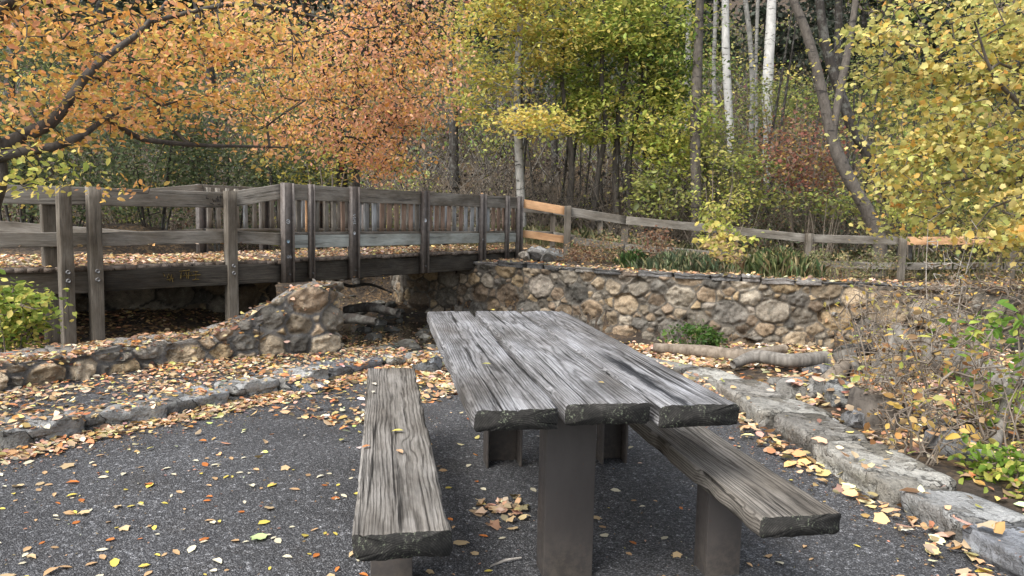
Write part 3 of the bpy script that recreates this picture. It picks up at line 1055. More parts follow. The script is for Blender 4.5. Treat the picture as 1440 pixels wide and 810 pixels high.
for n_, (qd, zt, c_, ce) in enumerate(kl):
    mb = MB(); slab(mb, qd, -.1, zt, seed, c_ * .85, rough=.0155, cuts=14)
    o = put('kerb_stone', mb, M['rock'], base=(ce[0], ce[1], 0))
    m_ = n_ - (len(kl) - len(vl))
    lb = ('low stone in the leafy left kerb, %s from the left of the photo' % ORD[m_]) if m_ >= 0 else 'low grey kerb stone left of the patio, out of the photo'
    tag(o, lb, 'kerb stone', 'kerb stones round the patio'); seed += 11
# ================================================================== TABLE AND BENCHES
def plank_mesh(name, L, W, T, mat, seed, nst=150, ntop=26, r=.012, amp=.0025, ragged=.012, worn=0.0):
    """board along local x from 0 to L, centred on y, z; grain relief on its surface"""
    a = []
    hw, ht = W / 2, T / 2
    def corner(cx, cy, a0):
        return [(cx + r * math.cos(a0 + k * PI / 6), cy + r * math.sin(a0 + k * PI / 6)) for k in range(4)]
    nside = max(2, int(ntop * T / W))
    loop = []
    cs = [corner(hw - r, ht - r, 0), corner(-hw + r, ht - r, PI / 2), corner(-hw + r, -ht + r, PI), corner(hw - r, -ht + r, 1.5 * PI)]
    for k in range(4):
        loop += cs[k]
        p, q = cs[k][-1], cs[(k + 1) % 4][0]
        m = ntop if k in (0, 2) else nside
        for j in range(1, m):
            f = j / m
            loop.append((p[0] + (q[0] - p[0]) * f, p[1] + (q[1] - p[1]) * f))
    loop = np.array(loop)
    n = len(loop)
    X = np.linspace(0, L, nst)
    V = np.empty((nst, n, 3))
    V[..., 0] = X[:, None]
    V[..., 1] = loop[None, :, 0]
    V[..., 2] = loop[None, :, 1]
    Q = V * np.array([1.4, 75, 40]) + seed * 3.3
    g = fbm(Q, seed, 3)
    rad = loop / np.maximum(1e-6, np.linalg.norm(loop / [hw, ht], axis=1, keepdims=True))
    out = np.stack([np.where(np.abs(loop[:, 0]) > hw - r * .6, np.sign(loop[:, 0]), 0), np.where(np.abs(loop[:, 1]) > ht - r * .6, np.sign(loop[:, 1]), 0)], 1)
    low = fbm(V * np.array([1.2, 5, 5]) + seed, seed + 7, 3)
    crack = np.clip(fbm(V * np.array([.8, 22, 8]) + seed * 2, seed + 9, 4) - .72, 0, 1)
    d = g * amp + low * amp * 1.3 - crack * amp * 9
    edge_c = (np.abs(loop[:, 0]) > hw * .93)[None]
    d = d - edge_c * worn * np.clip(fbm(V * np.array([5, 3, 3]) + seed, seed + 3, 3), 0, 1)
    V[..., 1] += out[None, :, 0] * d
    V[..., 2] += out[None, :, 1] * d
    # ragged ends
    rg = ragged * fbm(np.stack([loop[:, 0] * 28, loop[:, 1] * 10 + seed], -1), seed + 4, 3)
    V[0, :, 0] += rg * .5
    V[-1, :, 0] += rg * .8
    i = np.arange(nst - 1)[:, None] * n
    j = np.arange(n)[None]
    k = (j + 1) % n
    quads_ = np.stack([i + j, i + n + j, i + n + k, i + k], -1).reshape(-1, 4)
    V = V.reshape(-1, 3)
    c0, c1 = len(V), len(V) + 1
    V = np.concatenate([V, [V[:n].mean(0), V[-n:].mean(0)]])
    V[c0, 0] = 0; V[c1, 0] = L
    jj = np.arange(n); kk = (jj + 1) % n
    t0 = np.stack([np.full(n, c0), jj, kk], -1)
    t1 = np.stack([np.full(n, c1), (nst - 1) * n + kk, (nst - 1) * n + jj], -1)
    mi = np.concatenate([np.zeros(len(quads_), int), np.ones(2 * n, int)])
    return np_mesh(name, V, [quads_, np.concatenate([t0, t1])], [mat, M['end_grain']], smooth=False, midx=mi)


def board(name, p0, p1, h, t, mat, parent, seed, up=(0, 0, 1), lo=True, label=None):
    """board from p0 to p1 (centre line), height h along up, thickness t"""
    p0, p1 = np.asarray(p0, float), np.asarray(p1, float)
    L = np.linalg.norm(p1 - p0)
    x = (p1 - p0) / L
    z = np.asarray(up, float); 
    y = np.cross(z, x); y /= np.linalg.norm(y)
    z = np.cross(x, y)
    me = plank_mesh(name, L, t, h, mat, seed, nst=max(3, int(L / .12)) if lo else 150, ntop=3, r=min(.006, t * .2), amp=.0012, ragged=.004)
    off = np.zeros(3)
    if parent is not None:
        off = np.array(parent.matrix_basis.translation)
        if parent.parent is not None:
            off = off + np.array(parent.parent.matrix_basis.translation)
    o = link(name, me, parent)
    Mx = Matrix(((x[0], y[0], z[0], p0[0] - off[0]), (x[1], y[1], z[1], p0[1] - off[1]), (x[2], y[2], z[2], p0[2] - off[2]), (0, 0, 0, 1)))
    o.matrix_basis = Mx
    if label: o['label'] = label
    return o


def box(mb, c, size, ax=None, bevel=0):
    """box centred at c; ax = 3x3 with rows as local axes"""
    h = np.asarray(size, float) / 2
    s = np.array([(-1, -1, -1), (1, -1, -1), (1, 1, -1), (-1, 1, -1), (-1, -1, 1), (1, -1, 1), (1, 1, 1), (-1, 1, 1)], float) * h
    if ax is not None: s = s @ np.asarray(ax)
    mb.add(s + np.asarray(c), [np.array([(0, 3, 2, 1), (4, 5, 6, 7), (0, 1, 5, 4), (1, 2, 6, 5), (2, 3, 7, 6), (3, 0, 4, 7)])])


TYAW = .1742
TAX = np.array([-math.sin(TYAW), math.cos(TYAW), 0])      # along the planks, away from the camera
TSD = np.array([math.cos(TYAW), math.sin(TYAW), 0])       # to the right
T0 = np.array([-.1142, 2.3136, 0])
TL, TW, BW = 2.446, .8964, .278


def tp(u, v, z):
    return T0 + TSD * u + TAX * v + np.array([0, 0, z])


def channel(root, name, u, v, width, depth, z1, facing, thick=.014):
    """steel channel post: flat web towards 'facing' (-1 camera side, +1 far side), flanges the other way"""
    c = tp(u, v, 0)
    ax = np.array([TSD, TAX, (0, 0, 1)])
    mb = MB()
    z0 = -.02
    n = 8
    zc, zh = (z0 + z1) / 2, z1 - z0
    box(mb, c + TAX * facing * (depth / 2) + (0, 0, zc), (width, thick, zh), ax)
    for sgn in (-1, 1):
        box(mb, c + TSD * sgn * (width / 2 - thick / 2) - TAX * facing * (thick / 2 + .0015) + (0, 0, zc - .001), (thick - .002, depth - .001, zh - .004), ax)
    o = put(name, mb, M['steel'], root)
    bv = o.modifiers.new('bevel', 'BEVEL'); bv.width = .004; bv.segments = 2
    return o


def plank_part(root, name, u, v0, L, ztop, mat, seed, T=.066, W=None, label=None, worn=.01):
    W = W or BW
    me = plank_mesh(name, L, W, T, mat, seed, worn=worn)
    o = link(name, me, root)
    p = tp(u, v0, ztop - T / 2) - np.array(root.location)
    x, y = TAX, -TSD
    o.matrix_basis = Matrix(((x[0], y[0], 0, p[0]), (x[1], y[1], 0, p[1]), (0, 0, 1, p[2]), (0, 0, 0, 1)))
    if label: o['label'] = label
    return o


tb = thing('picnic_table', 'weathered grey three plank picnic table on brown steel posts in the middle of the patio', 'picnic table', tp(TW / 2, TL / 2, 0))
g3 = .019
pw = (TW - 2 * g3) / 3
for k, (dv, dl, sd) in enumerate(((.0, .0, 3), (.025, -.03, 14), (.0, .0, 29))):
    plank_part(tb, 'tabletop_plank', pw / 2 + k * (pw + g3), dv, TL + dl, .76 + (.0, .004, -.002)[k], M['table_wood_stained' if k == 2 else 'table_wood'], sd, T=.07, W=pw)
channel(tb, 'leg', .42, .44, .192, .12, .672, -1)
channel(tb, 'leg', .385, 1.72, .2, .12, .672, 1)
for v in (.44, 1.72):
    mb = MB(); box(mb, tp(TW / 2, v, .681), (.74, .1, .014), np.array([TSD, TAX, (0, 0, 1)]))
    put('support_plate', mb, M['steel'], tb)

b1 = thing('bench', 'grey brown single plank bench on steel posts left of the table', 'bench', tp(-.36 + BW / 2, 1.0, 0), 'benches of the picnic table')
plank_part(b1, 'seat', -.3598 + BW / 2, -.2011, 2.358, .46, M['bench_wood'], 41, T=.075)
channel(b1, 'leg', -.3598 + .117, .44, .152, .10, .382, -1)
channel(b1, 'leg', -.3598 + .14, 1.70, .152, .10, .382, 1)
b2 = thing('bench', 'darker single plank bench with a knot near its front end, right of the table', 'bench', tp(.8625 + BW / 2, 1.0, 0), 'benches of the picnic table')
plank_part(b2, 'seat', .8625 + BW / 2, -.2264, 2.36, .46, M['bench_wood_dark'], 57, T=.066)
channel(b2, 'leg', .8625 + .158, .37, .142, .10, .39, -1)
channel(b2, 'leg', .8625 + .145, 1.70, .152, .10, .39, 1)

# ================================================================== FOOTBRIDGE
DECK = .70
NK = np.array([-3.25, 10.75]); NE = np.array([.16, 15.55])          # near edge of the main span
dm = (NE - NK) / np.linalg.norm(NE - NK)
nm = np.array([-dm[1], dm[0]])                                     # to the far side
BWID = 2.0
FK, FE = NK + nm * BWID, NE + nm * BWID
SPAN = np.linalg.norm(NE - NK)
fb = thing('footbridge', 'weathered timber footbridge with picketed railings and steel posts over the creek', 'bridge', ((NK[0] + FE[0]) / 2, (NK[1] + FE[1]) / 2, DECK))
NA = [NK, np.array([-3.85, 10.25]), np.array([-4.93, 8.95]), np.array([-5.62, 8.3]), np.array([-7.6, 6.9])]       # near edge of the left approach, away from the kink
FA = [FK, np.array([-5.55, 11.3]), np.array([-7.7, 10.4]), np.array([-10.5, 9.3])]


def v3(p, z):
    return np.array([p[0], p[1], z])


def deck_planks():
    mb = MB()
    rng = np.random.default_rng(2)
    # main span: planks laid across
    n = int(SPAN / .145)
    for k in range(n):
        a, b = NK + dm * (k * SPAN / n), NK + dm * ((k + .94) * SPAN / n)
        e = rng.normal(0, .012)
        z = DECK + rng.normal(0, .003)
        q = [a - nm * (.03 + e), b - nm * (.03 + e), b + nm * (BWID + .03), a + nm * (BWID + .03)]
        V = [v3(p, z - .05) for p in q] + [v3(p, z) for p in q]
        mb.add(V, [np.array([(0, 3, 2, 1), (4, 5, 6, 7), (0, 1, 5, 4), (1, 2, 6, 5), (2, 3, 7, 6), (3, 0, 4, 7)])])
    # left approach: planks fan out between the two edges
    nn, _ = arc_resample(np.array(NA), .04); ff, _ = arc_resample(np.array(FA), .04)
    m = 40
    for k in range(m):
        f0, f1 = k / m, (k + .94) / m
        g = lambda A, f: A[min(len(A) - 1, int(f * (len(A) - 1)))]
        z = DECK - .004 + rng.normal(0, .003) - .02
        off = np.array([.02, -.02])
        q = [g(nn, f0) + off, g(ff, f0), g(ff, f1), g(nn, f1) + off]
        V = [v3(p, z - .05) for p in q] + [v3(p, z) for p in q]
        mb.add(V, [np.array([(0, 1, 2, 3)[::-1], (4, 5, 6, 7), (0, 1, 5, 4), (1, 2, 6, 5), (2, 3, 7, 6), (3, 0, 4, 7)])])
    return mb


put('deck', deck_planks(), M['deck_wood'], fb)
sd = 200
# edge beams
zb = DECK - .05 - .155
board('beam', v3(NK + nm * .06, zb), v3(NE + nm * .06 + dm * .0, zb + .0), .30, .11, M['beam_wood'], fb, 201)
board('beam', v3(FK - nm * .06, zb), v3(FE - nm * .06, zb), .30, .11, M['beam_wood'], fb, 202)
off = np.array([-.02, .05])
beam_near = []
for a, b in ((0, 1), (1, 2)):
    pass
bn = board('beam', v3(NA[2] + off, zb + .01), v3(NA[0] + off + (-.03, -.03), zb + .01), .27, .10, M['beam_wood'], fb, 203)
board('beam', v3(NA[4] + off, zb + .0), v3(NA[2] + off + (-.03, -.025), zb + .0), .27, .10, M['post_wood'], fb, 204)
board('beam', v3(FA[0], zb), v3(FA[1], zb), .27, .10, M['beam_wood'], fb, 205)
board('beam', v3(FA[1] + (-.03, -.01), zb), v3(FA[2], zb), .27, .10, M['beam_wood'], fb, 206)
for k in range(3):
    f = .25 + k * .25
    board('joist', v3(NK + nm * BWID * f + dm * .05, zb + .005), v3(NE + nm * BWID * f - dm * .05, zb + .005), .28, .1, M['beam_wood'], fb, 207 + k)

RT_Z = 1.765     # top of the handrail on the span
HB = .225


def steel_post(p, z0, z1, w, dpt, seed_):
    """H-section post standing on the outside of the beam"""
    mb = MB()
    ax = np.array([v3(dm, 0), v3(nm, 0), (0, 0, 1)])
    c = v3(p, (z0 + z1) / 2)
    zh = z1 - z0
    box(mb, c, (w, .012, zh), ax)
    for s in (-1, 1):
        box(mb, c + v3(dm, 0) * s * (w / 2 - .007) - (0, 0, .002), (.012, dpt, zh - .006), ax)
    return put('post', mb, M['post_steel'], fb)


def span_at(px, off_=-.07):
    """point on the near edge of the span seen at image column px"""
    lo, hi = 0.0, SPAN
    best = None
    for k in range(400):
        s = -.3 + (SPAN + .6) * k / 399
        p = NK + dm * s + nm * off_
        d = np.array([p[0], p[1], 1.2]) - CAM
        zf = d @ FWD
        x, y = F_PX * (d @ RT) / zf, -F_PX * (d @ UP) / zf
        X = 720 + x * cr - y * sr
        if best is None or abs(X - px) < best[0]:
            best = (abs(X - px), s)
    return best[1]


posts_n = []
for px, w in ((404, .17), (438, .085), (498, .165), (597, .145), (678, .13), (713, .08), (730, .14)):
    s = span_at(px)
    posts_n.append(s)
    p = NK + dm * s - nm * .075
    o = steel_post(p, DECK - .34 if w > .1 else DECK - .29, RT_Z + .012, w, .10 if w > .1 else .07, 1)
    # bolts through to the beam
    for zz in (DECK - .22,):
        mb = MB()
        c = v3(p - nm * .012 + dm * .02, zz)
        tube(mb, [c, c - v3(nm, 0) * .014], [.013, .010], 8)
        put('bolt', mb, M['bolt'], o)
for s in np.linspace(.02, SPAN - .02, 6):
    p = NK + dm * s + nm * (BWID + .075)
    steel_post(p, DECK - .3, RT_Z + .01, .15, .10, 2)


def railing(o0, d, L, inward, seed0, breaks, full=True):
    """handrail, pickets, ledge and kick board on one side of the span"""
    rng = np.random.default_rng(seed0)
    P = lambda s, off_: o0 + d * s + inward * off_
    br = [0] + list(breaks) + [L]
    for a, b in zip(br[:-1], br[1:]):
        z = RT_Z - HB / 2 + rng.normal(0, .004)
        board('top_rail', v3(P(a + .003, .0), z), v3(P(b - .003, .0), z), HB, .04, M['rail_wood'], fb, seed0 + int(a * 10))
    for a, b in zip(br[:-1], br[1:]):
        board('ledge_strip', v3(P(a + .003, .045), DECK + .36), v3(P(b - .003, .045), DECK + .36), .04, .09, M['rail_wood'], fb, seed0 + 50 + int(a * 10))
        board('kick_board', v3(P(a + .003, .0), DECK + .245), v3(P(b - .003, .0), DECK + .245), .185, .04, M['kick_wood'], fb, seed0 + 70 + int(a * 10))
    n = int(L / .165)
    protos = {}
    for k in range(n):
        s = (k + .5) * L / n
        t = rng.random()
        fr_ = s / L
        if full and .18 < fr_ < .62: kind = 'brown_wood' if t < .6 else ('pale_wood' if t < .85 else 'rail_wood')
        elif full and fr_ >= .62: kind = 'pale_wood' if t < .8 else 'brown_wood'
        elif full: kind = 'rail_wood' if t < .55 else ('pale_wood' if t < .8 else 'new_wood')
        else: kind = 'rail_wood' if t < .7 else 'pale_wood'
        lab = {'brown_wood': 'reddish brown baluster', 'new_wood': 'fresh orange baluster'}.get(kind)
        p = P(s + rng.normal(0, .006), .045)
        x_ = .02 * rng.normal(0, .3)
        board('baluster', v3(p, DECK + .375), v3(p + d * x_, RT_Z - .04), .068, .045, M[kind], fb, seed0 + 300 + k, up=v3(d, 0), label=lab)


railing(NK - nm * .03, dm, SPAN, nm, 400, [posts_n[3], ], True)
railing(FK + nm * .03, dm, SPAN, -nm, 500, [1.9, 3.9], False)

# left approach, near side: timber posts, two rails
for (p, b0, zt, seed_) in ((NA[1] + (.04, -.06), -.4, 1.63, 1), (NA[2] + (.02, -.10), -.3, 1.615, 2), (PD(90, 300, 8.63)[:2], -.3, 1.605, 3), (PD(67, 300, 8.75)[:2], -.3, 1.605, 4)):
    dd = np.array([.69, .73])
    o = board('post', v3(p, b0), v3(p, zt), .135, .13, M['post_wood'], fb, 600 + seed_, up=v3(dd, 0))
    for zz in (DECK - .07, DECK - .17):
        mb = MB()
        nn_ = np.array([.73, -.69])
        c = v3(p + nn_ * .068, zz)
        off_ = v3(p, b0)
        tube(mb, [c, c + v3(nn_, 0) * .02], [.026, .02], 10)
        bo = link('bolt', mb.mesh('bolt', M['bolt']), fb)
        bo.location = [-v for v in fb.location]
rl = [(NA[0] + (.0, -.02), NA[1] + (-.0, .03), RT_Z, 1.62), (NA[1] + (-.005, .03), NA[2] + (-.02, .05), 1.615, 1.605), (NA[2] + (-.03, .03), NA[4], 1.607, 1.60)]
for k, (a, b, za, zb_) in enumerate(rl):
    board('top_rail', v3(b, zb_ - .105), v3(a, za - .105), .21, .04, M['rail_wood'], fb, 620 + k)
rl = [(NA[0] + (.0, -.02), NA[1] + (-.0, .03), DECK + .36, 1.10), (NA[1] + (-.005, .03), NA[2] + (-.02, .05), 1.10, 1.08), (NA[2] + (-.03, .03), NA[4], 1.08, 1.06)]
for k, (a, b, za, zb_) in enumerate(rl):
    board('lower_rail', v3(b, zb_ - .085), v3(a, za - .085), .17, .04, M['rail_wood'], fb, 630 + k)
# far side of the approach
fr_pts = [(FA[0], 1.775, 1.08), (FA[1], 1.66, 1.03), (FA[2], 1.66, 1.20), (FA[3], 1.75, 1.3)]
for k in range(3):
    (a, t1, l1), (b, t2, l2) = fr_pts[k], fr_pts[k + 1]
    e_ = (b - a) / np.linalg.norm(b - a) * .004
    board('top_rail', v3(b - e_, t2 - .1), v3(a + e_, t1 - .1), .2, .04, M['rail_wood'], fb, 640 + k)
    board('lower_rail', v3(b - e_, l2 - .08), v3(a + e_, l1 - .08), .16, .04, M['rail_wood'], fb, 645 + k)
for p, zt in ((FA[1] + (.0, .08), 1.62), (FA[2] + (0, .1), 1.62)):
    board('post', v3(p, -.4), v3(p, zt), .14, .13, M['post_wood'], fb, 650)
# props under the deck
for p in (NA[1] + (-.75, .75),):
    board('pile', v3(p, -.6), v3(p, DECK - .36), .16, .15, M['beam_wood'], fb, 660)

# stickers, scrawls and carved marks
def stroke(mb, pts, origin, ex, ez, wid):
    pts = np.array(pts, float)
    W3 = np.array([origin + ex * a + ez * b for a, b in pts])
    tube(mb, W3, wid, 4)


# black scrawl on the near approach rail (x from left post)
e0, e1 = v3(NA[2] + (-.02, .05), 1.605 - .105), v3(NA[1] + (-.005, .03), 1.615 - .105)
ex = (e1 - e0) / np.linalg.norm(e1 - e0); ez = np.array([0, 0, 1.0]); nf = np.cross(ex, ez)
org = e0 + (e1 - e0) * .80 + nf * .0225
mb = MB()
for st in ([(0, .06), (0, .015), (.03, .015)], [(.05, .02), (.055, .02)], [(.085, .015), (.10, -.03), (.11, .0), (.125, -.03), (.14, .02)],
           [(.155, .05), (.15, -.03)], [(.155, -.0), (.17, .01), (.175, -.03)], [(.20, .06), (.195, -.025)], [(.175, .035), (.23, .045)], [(.05, -.045), (.10, -.06)], [(.16, -.06), (.19, -.055)]):
    stroke(mb, st, org, ex, ez, .0045)
put('graffiti', mb, M['black'], fb, label='black marker scrawl on the near rail')
# yellow scrawl on the dark beam of the approach
e0, e1 = v3(NA[2] + off, zb + .01), v3(NA[0] + off, zb + .01)
ex = (e1 - e0) / np.linalg.norm(e1 - e0); nf = np.cross(ex, ez)
org = e0 + (e1 - e0) * .345 + nf * .0535
mb = MB()
rng = np.random.default_rng(77)
for st in ([(-.12, .06), (-.10, .02)], [(-.07, .0), (-.05, .05), (-.03, -.02), (-.01, .04)], [(-.04, -.05), (-.02, .03), (.0, -.06)], [(-.08, -.03), (.01, -.01)],
           [(.10, -.02), (.11, .07), (.14, .0), (.17, .07), (.18, -.02)], [(.20, -.03), (.205, .06), (.235, .06), (.24, .02), (.21, .015)], [(.26, .06), (.33, .06)], [(.30, .06), (.295, -.04), (.25, -.045), (.34, -.04)],
           [(.08, .075), (.22, .085)], [(.10, .01), (.36, .02)]):
    stroke(mb, st, org, ex, ez, .0048)
put('graffiti', mb, M['yellow_paint'], fb, label='yellow chalky scrawl on the dark beam')


def sticker(s, dz, r, mat, ring=False):
    p = NK + dm * s - nm * (.075 + .0085)
    c = v3(p, DECK + dz)
    a_ = np.linspace(0, 2 * PI, 15)[:-1]
    mb = MB()
    if ring:
        pts = np.array([c + v3(dm, 0) * r * math.cos(t) + np.array([0, 0, r * math.sin(t)]) for t in np.linspace(0, 2 * PI, 15)])
        tube(mb, pts, r * .22, 5)
        pts = [c + v3(dm, 0) * r * .3 * u for u in (-1, 1)]
        tube(mb, pts, r * .3, 5)
    else:
        tube(mb, [c, c - v3(nm, 0) * .004], r, 14)
    put('sticker', mb, mat, fb)


sticker(posts_n[0], .53, .028, M['white_paint'], True)
sticker(posts_n[0], .25, .024, M['blue_paint'])
sticker(posts_n[3], .57, .034, M['white_paint'])
sticker(posts_n[4], .22, .016, M['white_paint'])
sticker(posts_n[2], .36, .025, M['white_paint'])
mb = MB()
org = v3(NK + dm * posts_n[2] - nm * (.075 + .007), DECK + .55)
for st in ([(-.03, .05), (.0, .06), (.03, .05)], [(-.03, .02), (-.01, .04), (.0, .0), (.02, .03)], [(-.03, -.02), (.03, .0)], [(-.02, -.05), (.0, -.03), (.02, -.05), (.03, -.03)], [(-.03, .08), (.02, .10)]):
    stroke(mb, st, org, v3(dm, 0), ez, .005)
put('graffiti', mb, M['white_paint'], fb, label='white scribble on a steel post')
mb = MB()
org = v3(NK + dm * posts_n[0] - nm * (.075 + .007), DECK + .03)
for st in ([(-.04, .03), (-.02, -.02), (0, .03)], [(.0, -.02), (.02, .02), (.03, -.02)], [(.04, .03), (.05, -.02)]):
    stroke(mb, st, org, v3(dm, 0), ez, .004)
put('graffiti', mb, M['white_paint'], fb, label='pale scratched mark low on a steel post')

# ================================================================== FENCES BEYOND THE BRIDGE
fn = thing('rail_fence', 'two rail timber fence with two fresh orange boards running right from the bridge end', 'fence', (4.5, 15.8, .3))
F0 = np.array([NE[0] + .03, NE[1] + .02])
FX = [(F0, 1.735, 1.10), (np.array(PD(798, 300, 15.75)[:2]), 1.60, .985), (np.array(PD(880, 300, 15.95)[:2]), 1.435, .85), (np.array(PD(1010, 300, 16.05)[:2]), 1.29, .72), (np.array(PD(1138, 300, 16.1)[:2]), 1.13, .565),
      (np.array(PD(1270, 300, 16.2)[:2]), 1.115, .55), (np.array(PD(1425, 300, 16.3)[:2]), 1.17, .60), (np.array(PD(1580, 300, 16.4)[:2]), 1.25, .68)]
for k in range(len(FX) - 1):
    (a, ta, la), (b, tb_, lb) = FX[k], FX[k + 1]
    new = k in (0, 5)
    e_ = (b - a) / np.linalg.norm(b - a) * .004
    board('rail', v3(a + e_, ta - .1), v3(b - e_, tb_ - .1), .175, .04, M['new_wood'] if new else M['rail_wood'], fn, 700 + k, label='fresh orange top rail' if new else None)
    board('rail', v3(a + e_, la - .08), v3(b - e_, lb - .08), .15, .04, M['new_wood'] if k == 0 else M['rail_wood'], fn, 720 + k, label='fresh orange lower rail' if k == 0 else None)
for k, (p, t_, l_) in enumerate(FX):
    if k == 0: continue
    side = -.075 if k in (1,) else .075 if k in (2, 3) else -.075
    board('post', v3(p + (0, side), float(terrain_z(p[0], p[1])) - .1), v3(p + (0, side), t_ + (.01 if side < 0 else -.03)), .14, .09, M['post_wood'], fn, 740 + k, up=(1, 0, 0))
fn2 = thing('rail_fence', 'short grey two rail fence on the far side of the path beyond the bridge', 'fence', (1.2, 17.8, .5))
G = [(FE + dm * .05, 1.74, 1.12), (np.array(PD(778, 300, 17.6)[:2]), 1.64, 1.03), (np.array(PD(845, 300, 18.0)[:2]), 1.48, .87)]
for k in range(2):
    (a, ta, la), (b, tb_, lb) = G[k], G[k + 1]
    e_ = (b - a) / np.linalg.norm(b - a) * .004
    board('rail', v3(a + e_, ta - .1), v3(b - e_, tb_ - .1), .20, .04, M['rail_wood'], fn2, 760 + k)
    board('rail', v3(a + e_, la - .08), v3(b - e_, lb - .08), .17, .04, M['rail_wood'], fn2, 765 + k)
for k, (p, t_, l_) in enumerate(G):
    if k: board('post', v3(p + (0, .075), .4), v3(p + (0, .075), t_), .12, .1, M['post_wood'], fn2, 770 + k, up=(1, 0, 0))
# ================================================================== VEGETATION
SHAPES = {
    'oval': (np.array([(0, 0, 0), (-.27, .34, .07), (-.22, .72, .05), (0, 1, -.05), (.22, .72, .05), (.27, .34, .07)]), [np.array([(0, 3, 2, 1), (0, 5, 4, 3)])]),
    'maple': (np.array([(0, 0, 0), (-.36, .08, .05), (-.36, .30, .08), (-.50, .54, .02), (-.28, .66, .07), (0, 1, -.08), (.28, .66, .07), (.50, .54, .02), (.36, .30, .08), (.36, .08, .05)]),
              [np.array([(0, 5, 4, 3, 2, 1), (0, 9, 8, 7, 6, 5)])]),
    'small': (np.array([(0, 0, 0), (-.3, .5, .06), (0, 1, 0), (.3, .5, -.06)]), [np.array([(0, 3, 2, 1)])]),
    'blade': (np.array([(-.012, 0, 0), (.012, 0, 0), (.009, .55, .05), (0, 1, .22), (-.009, .55, .05)]), [np.array([(0, 1, 2, 3, 4)])]),
}


def unit(v):
    return v / (np.linalg.norm(v, axis=-1, keepdims=True) + 1e-9)


def leaves(mb, pos, dirn, nrm, size, shape, col):
    """one leaf per row: base at pos, tip towards dirn, face towards nrm"""
    T, F = SHAPES[shape]
    n, k = len(pos), len(T)
    y = unit(dirn)
    x = unit(np.cross(y, nrm))
    z = np.cross(x, y)
    size = np.broadcast_to(np.asarray(size, float), (n,))
    V = pos[:, None] + size[:, None, None] * (T[None, :, 0:1] * x[:, None] + T[None, :, 1:2] * y[:, None] + T[None, :, 2:3] * z[:, None])
    o = (np.arange(n) * k)[:, None, None]
    mb.add(V.reshape(-1, 3), [(f[None] + o).reshape(-1, f.shape[1]) for f in F], np.repeat(col, k, 0))


def pick(rng, pal, n, jit=.16):
    """pal: list of (weight, rgb)"""
    w = np.array([p[0] for p in pal], float); w /= w.sum()
    c = np.array([p[1] for p in pal])[rng.choice(len(pal), n, p=w)]
    return np.clip(c * np.exp(rng.normal(0, jit, (n, 1))) * np.exp(rng.normal(0, jit * .35, (n, 3))), 0, .8)


ORANGE, CORAL, GOLD, YELLOW, OLIVE, GREEN, LIME, DKGREEN, RUST, TAN, BROWN, RED = (
    (.74, .38, .10), (.76, .37, .20), (.70, .48, .12), (.66, .56, .16), (.29, .29, .085), (.15, .225, .05), (.38, .44, .095),
    (.032, .052, .018), (.25, .095, .04), (.42, .29, .16), (.13, .085, .05), (.26, .06, .04))


def ell(rng, c, r, n, shell=.35):
    d = unit(rng.normal(0, 1, (n, 3)))
    rad = rng.random(n) ** (1 / 3)
    rad = rad * (1 - shell) + shell * (1 - .25 * rng.random(n))
    return np.asarray(c) + d * rad[:, None] * np.asarray(r)


def blob(px, py, Y, rx, ry, rd):
    """a crown mass centred at a picture point and distance, half sizes rx, ry in metres at that distance"""
    c = PD(px, py, Y)
    return (c, (rx * Y / F_PX, rd, ry * Y / F_PX))


def grow(rng, trunks, attr, sub=.35, wob=.05, rtip=.0035, expo=.42, rmax=.08):
    """connect attraction points to the trunks; returns tube paths [(pts, radii)] and a direction per attractor"""
    N = [np.asarray(p)[:, :3] for p, r in trunks]
    R = [np.asarray(r, float) for p, r in trunks]
    base = np.concatenate(N)
    nodes = list(base)
    parent = [-1] * len(base)
    d0 = np.min(np.linalg.norm(attr[:, None] - base[None], axis=2), axis=1)
    order = np.argsort(d0)
    arr = np.zeros((len(base) + len(attr) * 14, 3)); arr[:len(base)] = base
    cnt = len(base)
    chains = []
    dirs = np.zeros_like(attr)
    zpen = np.zeros(len(arr)); 
    for a in order:
        p = attr[a]
        dv = p - arr[:cnt]
        dist = np.sqrt((dv ** 2).sum(1))
        cost = dist + .5 * np.maximum(0, -dv[:, 2])
        k = int(np.argmin(cost))
        q = arr[k]
        L = dist[k]
        m = int(min(12, max(1, round(L / sub))))
        f = np.linspace(0, 1, m + 1)[1:]
        pts = q + (p - q) * f[:, None]
        pts[:, 2] += np.sin(f * PI) * L * rng.uniform(-.02, .12)
        if m > 1:
            pts[:-1] += rng.normal(0, wob, (m - 1, 3)) * L
        ids = []
        pr = k
        for t in pts:
            arr[cnt] = t; parent.append(pr); pr = cnt; ids.append(cnt); cnt += 1
        chains.append([k] + ids)
        dirs[a] = unit((pts[-1] - (pts[-2] if m > 1 else q)))
    w = np.zeros(cnt)
    for ch in chains: w[ch[-1]] += 1
    for i in range(cnt - 1, len(base) - 1, -1):
        w[parent[i]] += w[i]
    rad = np.minimum(rmax, rtip * np.maximum(w, 1) ** expo)
    out = []
    for ch in chains:
        r = rad[ch].copy()
        r[0] = min(r[0], r[1] * 1.25) if ch[0] >= len(base) else r[1] * 1.2
        out.append((arr[ch], r))
    return out, dirs


